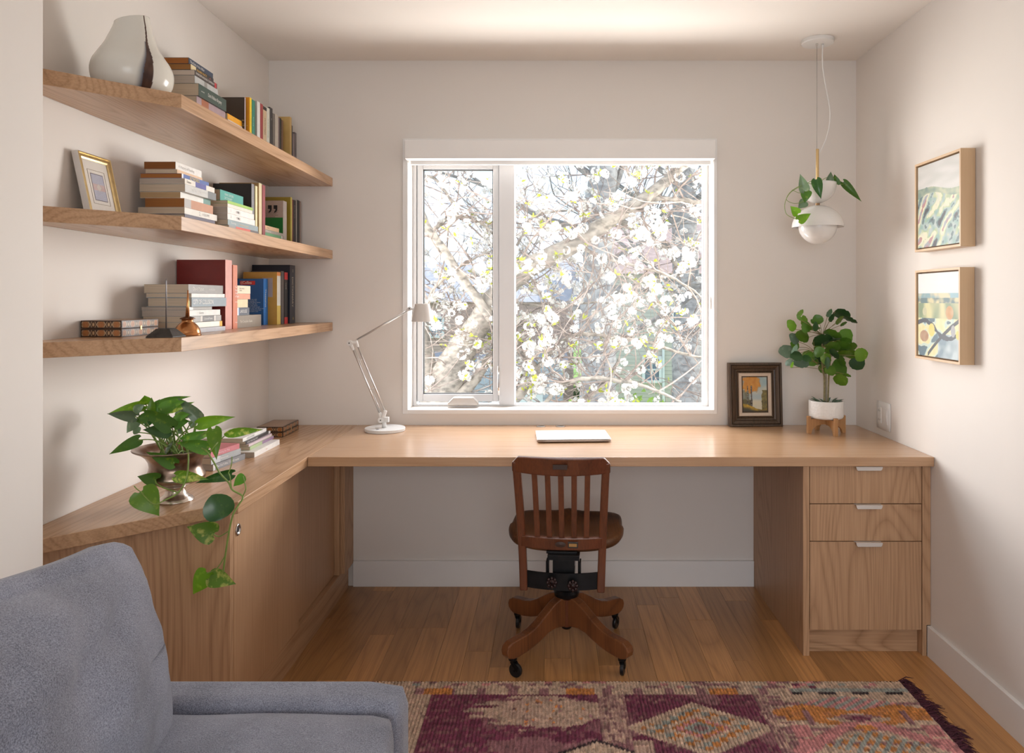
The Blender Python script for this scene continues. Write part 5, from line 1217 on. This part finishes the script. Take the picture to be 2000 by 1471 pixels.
# ------------------------------------------------------------------ rug
RX0, RX1, RY0, RY1 = -.62, 1.195, 1.18, 2.556
CRM, PUR, MAU, ORG, PNK, TEA, DRK = (.60, .45, .34), (.19, .042, .085), (.33, .17, .18), (.60, .25, .07), (.62, .27, .27), (.33, .36, .33), (.03, .02, .025)
def rugc(x, y):
    v = RY1-y; xx = x+nse(math.floor(y*90), 5)*.003; vv = v+nse(math.floor(x*95), 8)*.006
    h = nse(math.floor(xx*110)*.7, math.floor(vv*95)*.7, 3); g = nse(x*7, y*9, 4); sp_ = noise.cell(V((math.floor(xx*95), math.floor(vv*75), 1)))
    base = CRM
    if vv < .055:
        t = noise.cell(V((math.floor(xx*38), math.floor(vv*60), 2))); base = CRM if t < .45 else (MAU if t < .72 else (PNK if t < .84 else (TEA if t < .92 else PUR)))
    elif vv < .095:
        base = CRM if math.sin(xx*60) > -.6 else MAU
        if .1 < (xx*2.1) % 1 < .3: base = ORG
        if xx > .8: base = TEA if vv < .078 else CRM
        if xx > .8 and abs(vv-.086) < .006 and (xx*9) % 1 < .5: base = DRK
    elif x > .70:
        a, b = (x-.96), (vv-.27)
        base = CRM
        if abs(x-.73) < .022: base = MAU if (vv*40) % 1 < .5 else CRM
        d1 = abs(a)/.17+abs(vv-.145)/.045; d2 = abs(a)/.30+abs(vv-.20)/.10
        if d2 < 1: base = ORG
        if d1 < 1: base = TEA if (xx*22+vv*30) % 1 < .5 else PNK
        e = abs(abs(a)-.5*(vv-.12))
        if vv > .19:
            if abs(a)/.11+abs(vv-.235)/.035 < 1: base = CRM
            if abs(a)/.05+abs(vv-.235)/.018 < 1: base = PUR
            if vv > .255 and (vv-.255)*1.3 < abs(a) < (vv-.23)*1.5+.02: base = PNK
            if abs(a)/.16+abs(vv-.37)/.075 < 1: base = TEA if (xx*26+vv*20) % 1 < .45 else (ORG if (xx*13-vv*17) % 1 < .5 else CRM)
            for k in (.215, .30, .37):
                if abs(abs(a)-.20) < .028 and abs(vv-k) < .028: base = PNK if k > .25 else ORG
            if abs(abs(a)-.155) < .010 and .16 < vv < .27: base = MAU
        if (vv*14) % 1 < .16 and base is CRM: base = MAU
    elif x > .24:
        base = PUR if g > -.25 else mixc(PUR, MAU, .8)
        dd = abs(x-.455)/.235+abs(vv-.285)/.145
        if dd < 1: base = CRM
        if dd < .80: base = TEA if (int(xx*38)+int(vv*45)) % 3 == 0 else (ORG if (int(xx*38)+int(vv*45)) % 3 == 1 else CRM)
        if dd < .52: base = CRM
        if dd < .40: base = ORG if (int(xx*42)+int(vv*50)) % 2 else PNK
        if dd < .24: base = TEA
        if dd < .12: base = MAU
        if x > .665: base = mixc(MAU, CRM, .3+.5*(sp_))
        if vv > .35 and x < .30: base = mixc(CRM, MAU, .3)
    else:
        base = PUR if g > -.3 else mixc(PUR, MAU, .55)
        dd = max(abs(x+.03)/.225, abs(vv-.195)/.095, (abs(x+.03)/.225+abs(vv-.195)/.095)/1.30)+.10*nse(xx*22, math.floor(vv*70)*.5, 8)
        tooth = .12*(1 if (vv*26) % 1 < .5 else -1)*(1 if x < -.05 else .3)
        if dd+tooth < .95: base = mixc(CRM, MAU, .15+.35*max(0, g))
        if dd < .8 and sp_ > .86: base = ORG if h > 0 else MAU
        if x > .15 and abs(x-.20) < .05: base = mixc(MAU, CRM, .35+.5*sp_)
        if x < -.27+.02*math.sin(vv*60): base = PUR if x > -.40 else mixc(CRM, MAU, .3*sp_)
        zz = abs(vv-(.350+abs(x-.135)*.55))
        if zz < .007 and abs(x-.135) < .16: base = DRK
        elif vv > .350+abs(x-.135)*.55: base = CRM
        elif vv > .33 and g > .1: base = mixc(PUR, MAU, .8)
    dark = 1-.16*max(0, nse(x*14, y*14, 6))
    k = 1.22*dark*(1+.34*h+.22*(sp_-.5))
    base = mixc(base, CRM if base is PUR else MAU, max(0, nse(math.floor(xx*70), math.floor(vv*60)*.8, 17))*.55)
    if sp_ > .965: base = mixc(base, DRK, .6)
    rib = (x/.0115) % 1
    if rib < .16: k *= .62
    return tuple(max(0, min(1, c*k)) for c in base)
m = MB(); m.c = []; nx, ny = 630, 172; vs = []; fs = []
for j in range(ny+1):
    for i in range(nx+1):
        x = RX0+(RX1-RX0)*i/nx; y = RY0+(RY1-RY0)*j/ny
        ed = .004*nse(x*5, 1)+.003*nse(x*30, 2) if j == ny else 0
        ex = .004*nse(y*9, 3) if i == nx else 0
        rib = abs(math.sin(PI*x/.0115)); z = .0075+.0042*rib+.0024*nse(x*60, y*60)+.0012*nse(x*190, y*150)
        if j == ny or j == 0 or i == nx or i == 0: z = .001
        vs.append((x+ex+.0012*nse(x*20, y*60, 5), y+ed, z)); m.c.append(rugc(x, y))
for j in range(ny):
    for i in range(nx): a = j*(nx+1)+i; fs.append((a, a+1, a+nx+2, a+nx+1))
m.add(vs, fs)
rug = thing('rug', 'worn patterned purple, cream and orange wool rug on the floor', 'rug', (.29, 1.87, 0))
build('pile', m, vcol('wool', .95, bmp=.8, nscale=160, mottle=.22), rug)
fr = MB(); r5 = random.Random(8)
for k in range(900):
    y = r5.uniform(RY0, RY1); L = r5.uniform(.03, .062)*(1.25 if .3 < (y*6) % 1 < .7 else .9); a = r5.uniform(-.9, .5); x0_ = RX1-.004+.004*nse(y*9, 3)
    z0_ = r5.uniform(.003, .012); w2 = r5.uniform(.0012, .0024)
    pts = [V((x0_, y, z0_)), V((x0_+L*.5*math.cos(a), y+L*.5*math.sin(a), z0_+r5.uniform(.002, .010))), V((x0_+L*math.cos(a), y+L*math.sin(a)*1.1, r5.uniform(.0015, .006)))]
    fr.tube(pts, [w2, w2, w2*.3], 3)
f_ = build('fringe', fr, plain('fringe_wool', (.085, .022, .038), .95, var=.4, nscale=40), rug); f_['kind'] = 'stuff'
fr = MB()
for k in range(420):
    x = r5.uniform(RX0, RX1); L = r5.uniform(.004, .012); y0_ = RY1-.003
    fr.tube([V((x, y0_, .006)), V((x+r5.uniform(-.006, .006), y0_+L, .003))], [.0015, .0008], 3)
f_ = build('edge_tufts', fr, plain('binding_wool', (.04, .02, .028), .95, var=.5, nscale=50), rug); f_['kind'] = 'stuff'

# ------------------------------------------------------------------ outdoors
gz = -2.8
struct('bounce_slab', MB().box((-14, 4.0, gz), (14, 19, gz+.02)), plain('bounce_slab_pale', (.55, .53, .49), .9, var=.08))  # unseen pale slab added to bounce light up to the ceiling
struct('lawn', MB().box((-25, 4.2, gz-.2), (25, 70, gz)), plain('grass', (.20, .32, .07), .95, var=.5, nscale=1.6))
bark = None
def barkmat(name, c1, c2, sc=18):
    m, nt, bs = newmat(name); t = N(nt, 'TexCoord'); n = N(nt, 'TexNoise'); n.inputs['Scale'].default_value = sc; n.inputs['Detail'].default_value = 6
    mp = N(nt, 'Mapping'); mp.inputs['Scale'].default_value = (1, 1, 1.6)
    nt.links.new(t.outputs['Object'], mp.inputs[0]); nt.links.new(mp.outputs[0], n.inputs['Vector']); r = N(nt, 'ValToRGB'); r.color_ramp.elements[0].position = .36; r.color_ramp.elements[1].position = .6
    r.color_ramp.elements[0].color = c1+(1,); r.color_ramp.elements[1].color = c2+(1,); nt.links.new(n.outputs['Fac'], r.inputs[0]); nt.links.new(r.outputs[0], bs.inputs['Base Color'])
    bs.inputs['Roughness'].default_value = .9; bump(nt, bs, n.outputs['Fac'], .6, .01); return m
BK = barkmat('cherry_bark', (.17, .15, .125), (.34, .30, .25)); BK2 = barkmat('old_bark', (.24, .22, .20), (.42, .39, .35), 6)
ct = thing('cherry_tree', 'flowering white cherry tree close outside the window', 'tree', (-1.05, 6.6, gz))
rt = random.Random(21)
def limb(name, pts, parent=ct, mat=BK, n=12, jit=.012):
    """pts: (px, py, depth, width in px)"""
    p = [P(a, b, d) for a, b, d, w_ in pts]; rr = [w_*d/F/2 for a, b, d, w_ in pts]
    q = bez(p, 6); rq = []
    for i in range(len(rr)-1):
        for k in range(6): rq.append(rr[i]+(rr[i+1]-rr[i])*k/6)
    rq.append(rr[-1]); q = [a+V((nse(i*.5, jit*100, 1), nse(i*.5, 7, 2), nse(i*.5, 3, 4)))*jit for i, a in enumerate(q)]
    rq = [a*(1+.08*nse(i*.9, 5)) for i, a in enumerate(rq)]
    return build(name, MB().tube(q, rq, n), mat, parent, smooth=True), q
limbs = []
tr_, q = limb('trunk', [(862, 1250, 6.6, 120), (862, 1000, 6.6, 112), (866, 850, 6.6, 98), (872, 760, 6.6, 84), (892, 700, 6.55, 60), (925, 650, 6.5, 52)], n=20); limbs.append(q)
_, q = limb('trunk', [(868, 830, 6.6, 80), (835, 730, 6.6, 52), (820, 660, 6.7, 40), (812, 560, 6.8, 30)], n=16); limbs.append(q)
main = [(918, 660, 6.5, 50), (965, 585, 6.4, 46), (1010, 540, 6.4, 42), (1060, 508, 6.35, 38), (1120, 478, 6.3, 35), (1190, 430, 6.3, 30), (1260, 388, 6.3, 26), (1310, 345, 6.3, 20), (1345, 315, 6.3, 15), (1400, 270, 6.3, 12)]
_, q = limb('branch', main, n=16); limbs.append(q)
B = [[(960, 625, 6.3, 18), (925, 575, 6.3, 19), (895, 535, 6.3, 20), (860, 480, 6.3, 19), (832, 440, 6.3, 17), (810, 380, 6.3, 15)],
     [(880, 790, 6.5, 34), (925, 745, 6.5, 20), (955, 700, 6.5, 15), (990, 650, 6.5, 11), (1030, 630, 6.5, 7)],
     [(1000, 785, 6.4, 22), (1035, 745, 6.4, 20), (1048, 725, 6.4, 17), (1028, 700, 6.4, 15), (1012, 670, 6.4, 12), (1005, 630, 6.4, 9)],
     [(1048, 720, 6.4, 12), (1065, 700, 6.4, 10), (1100, 665, 6.4, 9), (1140, 652, 6.4, 8), (1200, 660, 6.4, 8), (1260, 668, 6.4, 7), (1330, 690, 6.4, 6), (1380, 700, 6.4, 4)],
     [(1122, 480, 6.3, 12), (1118, 462, 6.3, 10), (1112, 450, 6.3, 6)], [(1125, 478, 6.3, 9), (1170, 500, 6.3, 7), (1240, 520, 6.2, 6), (1320, 545, 6.2, 5), (1380, 590, 6.2, 3)],
     [(1262, 388, 6.3, 12), (1300, 388, 6.3, 10), (1345, 392, 6.3, 9), (1400, 400, 6.3, 7)], [(1345, 392, 6.3, 6), (1368, 430, 6.3, 5), (1385, 470, 6.3, 4)],
     [(1065, 790, 6.2, 9), (1090, 755, 6.2, 9), (1140, 740, 6.2, 9), (1200, 742, 6.2, 9), (1260, 755, 6.2, 7), (1330, 785, 6.2, 5)],
     [(1130, 790, 6.6, 18), (1165, 762, 6.6, 13), (1190, 740, 6.6, 9), (1210, 700, 6.6, 6)], [(840, 455, 6.4, 9), (880, 425, 6.4, 8), (930, 430, 6.4, 6), (975, 470, 6.4, 4)],
     [(832, 600, 6.4, 6), (850, 560, 6.4, 6), (900, 520, 6.4, 5), (960, 490, 6.4, 3)], [(1000, 500, 6.5, 6), (1040, 425, 6.5, 5), (1100, 412, 6.5, 4), (1150, 400, 6.5, 3)],
     [(830, 345, 6.5, 8), (850, 350, 6.5, 6), (880, 390, 6.5, 5), (900, 430, 6.5, 3)], [(1250, 390, 6.3, 6), (1230, 350, 6.3, 5), (1220, 310, 6.3, 4)],
     [(1200, 425, 6.9, 14), (1260, 460, 6.9, 14), (1310, 500, 6.9, 11), (1330, 540, 6.9, 8)], [(940, 600, 6.6, 8), (1000, 590, 6.6, 6), (1080, 600, 6.6, 5), (1180, 590, 6.6, 4), (1260, 610, 6.6, 3)]]
for b in B: _, q = limb('branch', b, n=8); limbs.append(q)
tw = MB(); tips = []
def twig(p, dirv, L, r0, depth=0):
    pts = [p]; d_ = dirv.normalized(); n = 5
    for i in range(n):
        d_ = (d_+V((rt.uniform(-.35, .35), rt.uniform(-.25, .25), rt.uniform(-.28, .34)))).normalized(); pts.append(pts[-1]+d_*L/n)
    tw.tube(pts, [r0*(1-.14*i) for i in range(n+1)], 4)
    tips.extend(pts[2:])
    if depth < 2:
        for i in (1, 2, 3, 4):
            if rt.random() < .62: twig(pts[i], (d_+V((rt.uniform(-1, 1), rt.uniform(-.5, .5), rt.uniform(-.9, 1)))), L*.55, r0*.6, depth+1)
for q in limbs:
    for i in range(2, len(q)-1, 3):
        for k in range(1 if i % 2 else 2):
            twig(q[i], V((rt.uniform(-1, 1), rt.uniform(-.7, .5), rt.uniform(-.8, 1))), rt.uniform(.4, 1.0), rt.uniform(.006, .012))
for k in range(120):
    p_ = V((rt.uniform(-1.6, 2.0), rt.uniform(6.0, 8.6), rt.uniform(-.1, 3.2))); twig(p_, V((rt.uniform(-1, 1), rt.uniform(-.3, .3), rt.uniform(-.5, .8))), rt.uniform(.5, 1.2), rt.uniform(.005, .011), 1)
t_ = build('twigs', tw, barkmat('twig_bark', (.20, .155, .13), (.32, .26, .22)), ct); t_['kind'] = 'stuff'
# blossom clusters: pompoms of double flowers, each petal a curved quad
def petmat():
    m, nt, bs = newmat('cherry_petal'); bs.inputs['Base Color'].default_value = (.8, .78, .76, 1); bs.inputs['Roughness'].default_value = .7
    t = N(nt, 'TexCoord'); n = N(nt, 'TexNoise'); n.inputs['Scale'].default_value = 30; r = N(nt, 'ValToRGB'); r.color_ramp.elements[0].color = (.66, .63, .56, 1); r.color_ramp.elements[1].color = (.78, .77, .76, 1)
    nt.links.new(t.outputs['Object'], n.inputs['Vector']); nt.links.new(n.outputs['Fac'], r.inputs[0]); nt.links.new(r.outputs[0], bs.inputs['Base Color'])
    tr = N(nt, 'BsdfTranslucent'); nt.links.new(r.outputs[0], tr.inputs[0]); mx = N(nt, 'MixShader'); mx.inputs[0].default_value = .4
    nt.links.new(bs.outputs[0], mx.inputs[1]); nt.links.new(tr.outputs[0], mx.inputs[2]); nt.links.new(mx.outputs[0], nt.nodes['Material Output'].inputs[0]); return m
PET = petmat()
def cluster_mb(rs, R, nf):
    m = MB()
    for f in range(nf):
        dv = V((rs.gauss(0, 1), rs.gauss(0, 1), rs.gauss(0, 1))).normalized(); c0_ = dv*R*rs.uniform(.45, .75)
        a = dv.orthogonal().normalized(); b = dv.cross(a)
        for lay, (np_, s_, lift) in enumerate(((6, R*.46, .25), (5, R*.34, .75))):
            for k in range(np_):
                th = 2*PI*k/np_+lay*.5+rs.uniform(-.15, .15); e = a*math.cos(th)+b*math.sin(th); sd = dv.cross(e)
                tip = c0_+e*s_+dv*s_*lift; mid = c0_+e*s_*.55+dv*s_*lift*.35
                m.add([c0_, mid-sd*s_*.36, tip-sd*s_*.2, tip+sd*s_*.2, mid+sd*s_*.36], [(0, 1, 2, 3, 4)])
    return m
protos = []
for k in range(4):
    m = cluster_mb(random.Random(50+k), .047, 12); me = bpy.data.meshes.new('blossom_cluster'); me.from_pydata([tuple(p) for p in m.v], [], m.f); me.materials.append(PET); protos.append(me)
YL = leafmat('young_leaf', (.42, .46, .05), (.55, .50, .10), 0, .5, .5)
vis = [p for p in tips if -1.55 < p.x*6.4/p.y < 1.9 and .1 < p.z < 2.9]; rt.shuffle(vis)
def fz(p):    # denser masses as in the photograph
    px = CX+p.x*F/p.y; py = CY-(p.z-CZ)*F/p.y
    dens = .35+.65*max(0, nse(px*.011, py*.013, 12)+.35)
    if py > 640 and px < 1000: dens *= .55
    if 1150 < px < 1400 and py > 690: dens *= .6
    return dens
cl = [p for p in vis if rt.random() < fz(p)]
sm_mb = MB(); used = []; LIMBPTS = [a for q in limbs[:4] for a in q[::3]]
for p in cl:
    if any((p-u).length < .05 for u in used[-600:]): continue
    if rt.random() < .85 and any((p-a).length < .15+max(0, a.y-p.y)*.2 and p.y < a.y+.12 for a in LIMBPTS): continue
    used.append(p)
used = used[:1050]
used.sort(key=lambda p: p.y)
for i, p in enumerate(used):
    if i < 290:
        o = bpy.data.objects.new('blossom_cluster', protos[i % 4]); C.objects.link(o); o.parent = ct; o.location = p-wloc(ct); o.rotation_euler = (rt.uniform(0, 6), rt.uniform(0, 6), rt.uniform(0, 6))
        s_ = rt.uniform(.75, 1.15); o.scale = (s_, s_, s_)
    else:
        c_ = cluster_mb(rt, rt.uniform(.032, .05), 7); sm_mb.add([q+p for q in c_.v], c_.f)
b_ = build('blossoms', sm_mb, PET, ct); b_['kind'] = 'stuff'
yl = MB()
for i in range(420):
    p = vis[(i*3) % len(vis)] if i % 3 else used[i % len(used)]+V((rt.uniform(-.05, .05), -.05, rt.uniform(-.05, .05)))
    for k in range(3):
        e = V((rt.uniform(-1, 1), rt.uniform(-1, .3), rt.uniform(-.6, 1))).normalized(); L = rt.uniform(.03, .06); sd = e.orthogonal().normalized()*L*.22
        yl.add([p, p+e*L*.5-sd, p+e*L, p+e*L*.5+sd], [(0, 1, 2, 3)])
b_ = build('young_leaves', yl, YL, ct); b_['kind'] = 'stuff'
# old tree behind, right of the centre
def bigtree(label, px, d, wpx, seed):
    r = thing('bare_tree', label, 'tree', (X(px, d), d, gz), group=None); rr = random.Random(seed); Rr = wpx*d/F/2
    ht = 9.5
    pts = [V((X(px, d)+nse(i*.6, seed)*.25, d, gz+i*ht/10)) for i in range(11)]
    build('trunk', MB().tube(bez(pts, 4), [Rr*(1.25-.5*i/40) for i in range(41)], 16), BK2, r, smooth=True)
    br = MB()
    def rec(p, dv, L, r0, k):
        q = [p]; e = dv.normalized()
        for i in range(5):
            e = (e+V((rr.uniform(-.3, .3), rr.uniform(-.2, .2), rr.uniform(-.15, .3)))).normalized(); q.append(q[-1]+e*L/5)
        br.tube(q, [r0*(1-.15*i) for i in range(6)], 5)
        if k < 3:
            for i in (2, 3, 4, 5):
                if rr.random() < .75: rec(q[i], e+V((rr.uniform(-1, 1), rr.uniform(-.5, .5), rr.uniform(-.4, .9))), L*.6, r0*.5, k+1)
    for k in range(11):
        z_ = gz+3.2+k*.55; rec(V((X(px, d), d, z_)), V((rr.choice((-1, 1)), rr.uniform(-.3, .3), rr.uniform(.1, .7))), rr.uniform(2.0, 3.2), Rr*.28, 0)
    b_ = build('branches', br, barkmat('far_bark', (.20, .175, .15), (.32, .29, .25), 8), r); b_['kind'] = 'stuff'
bigtree('grey old tree trunk standing behind the cherry, middle of the right pane', 1170, 15, 62, 5)
bigtree('pale tree behind the cherry at the far right of the window', 1340, 19, 52, 9)
# houses
def siding(name, c1, step):
    m, nt, bs = newmat(name); t = N(nt, 'TexCoord'); s = N(nt, 'SeparateXYZ'); nt.links.new(t.outputs['Object'], s.inputs[0])
    mu = N(nt, 'Math', operation='MULTIPLY'); mu.inputs[1].default_value = 1/step; fr_ = N(nt, 'Math', operation='FRACT'); nt.links.new(s.outputs['Z'], mu.inputs[0]); nt.links.new(mu.outputs[0], fr_.inputs[0])
    r = N(nt, 'ValToRGB'); r.color_ramp.elements[0].position = .05; r.color_ramp.elements[1].position = .16; r.color_ramp.elements[0].color = tuple(c*.6 for c in c1)+(1,); r.color_ramp.elements[1].color = c1+(1,)
    nt.links.new(fr_.outputs[0], r.inputs[0]); nt.links.new(r.outputs[0], bs.inputs['Base Color']); bs.inputs['Roughness'].default_value = .8; bump(nt, bs, fr_.outputs[0], .5, .02); return m
WT = plain('house_trim', (.72, .72, .70), .6); GLd = plain('house_glass', (.16, .20, .24), .1)
def hwin(parent, px0, px1, py0, py1, d, yf):
    x0, x1, z1, z0 = X(px0, d), X(px1, d), Z(py0, d), Z(py1, d)
    fr_ = build('window', frame_bars(x1-x0, z1-z0, .10, .10).xf(Matrix.Translation(((x0+x1)/2, yf-.08, z0))), WT, parent)
    xm, zm = (x0+x1)/2, (z0+z1)/2
    build('glazing_bar', MB().box((x0+.1, yf-.04, zm-.03), (x1-.1, yf-.015, zm+.03)).box((xm-.02, yf-.035, z0+.1), (xm+.02, yf-.02, z1-.1)), WT, fr_)
    build('pane', MB().box((x0+.1, yf-.013, z0+.1), (x1-.1, yf-.003, z1-.1)), GLd, fr_)
def house(label, px0, px1, eave, d, depth, col, roofcol, rise, step=.14, gable=False, over=.3):  # col is a light pastel: veiling glare is put into the wall colour
    x0, x1, z1 = X(px0, d), X(px1, d), Z(eave, d)
    h = thing('house', label, 'building', ((x0+x1)/2, d+depth/2, gz))
    build('walls', MB().box((x0, d, gz), (x1, d+depth, z1)), siding('siding_%d' % px0, col, step), h)
    if gable: build('roof', MB().prism([(x0-over, z1), (x1+over, z1), ((x0+x1)/2, z1+rise)], d-over, d+depth+over, 'y'), roofcol, h)
    else: build('roof', MB().prism([(d-over, z1), (d+depth+over, z1), (d+depth/2, z1+rise)], x0-over, x1+over, 'x'), roofcol, h)
    return h
shing = plain('grey_shingle', (.34, .34, .36), .9, var=.2, nscale=6); shing2 = plain('brown_shingle', (.36, .27, .24), .9, var=.2, nscale=6)
h1 = house('reddish-brown clapboard house far behind the cherry, left pane', 740, 1120, 590, 30, 8, (.55, .38, .33), shing, 1.8)
hwin(h1, 838, 868, 618, 660, 30, 30); hwin(h1, 1105-60, 1105-30, 700, 735, 30, 30)
h2 = house('low grey garage with a dark eave below the reddish house', 780, 1100, 706, 22, 4, (.42, .44, .48), plain('dark_eave', (.10, .11, .13), .6), .12, .2, over=.15)
build('garage_door', MB().box((X(1010, 22), 21.95, gz), (X(1060, 22), 22, Z(745, 22))), WT, h2)
h3 = house('pale green-grey house with a white sash window, right pane', 1178, 1560, 535, 27, 8, (.58, .53, .46), shing2, 2.2)
hwin(h3, 1254, 1292, 696, 748, 27, 27); hwin(h3, 1310, 1340, 600, 640, 27, 27)
build('chimney', MB().box((X(1345, 27), 27.2, gz), (X(1368, 27), 27.9, Z(505, 27))), plain('red_brick', (.42, .17, .12), .9, var=.2), h3)
build('drain_pipe', MB().cyl((X(1287+8, 27), 26.93, gz), (X(1287+8, 27), 26.93, Z(540, 27)), .05, 8), WT, h3)
# hedge on the lawn
hg = MB(); r6 = random.Random(4)
for k in range(2600):
    px = r6.uniform(1100, 1300); dd = r6.uniform(21.2, 21.7); c_ = V((X(px, dd), dd, gz+abs(r6.gauss(0, .45))))
    e = V((r6.gauss(0, 1), r6.gauss(0, 1), r6.gauss(0, 1))).normalized()*.16; s_ = e.orthogonal().normalized()*.07
    hg.add([c_-s_, c_+e, c_+s_], [(0, 1, 2)])
o = build('bushes', hg, leafmat('bush_leaf', (.25, .36, .06), (.36, .46, .10), 0, .7, .4)); tag(o, 'light green bushes on the lawn beyond the grey garage', 'bushes'); o['kind'] = 'stuff'
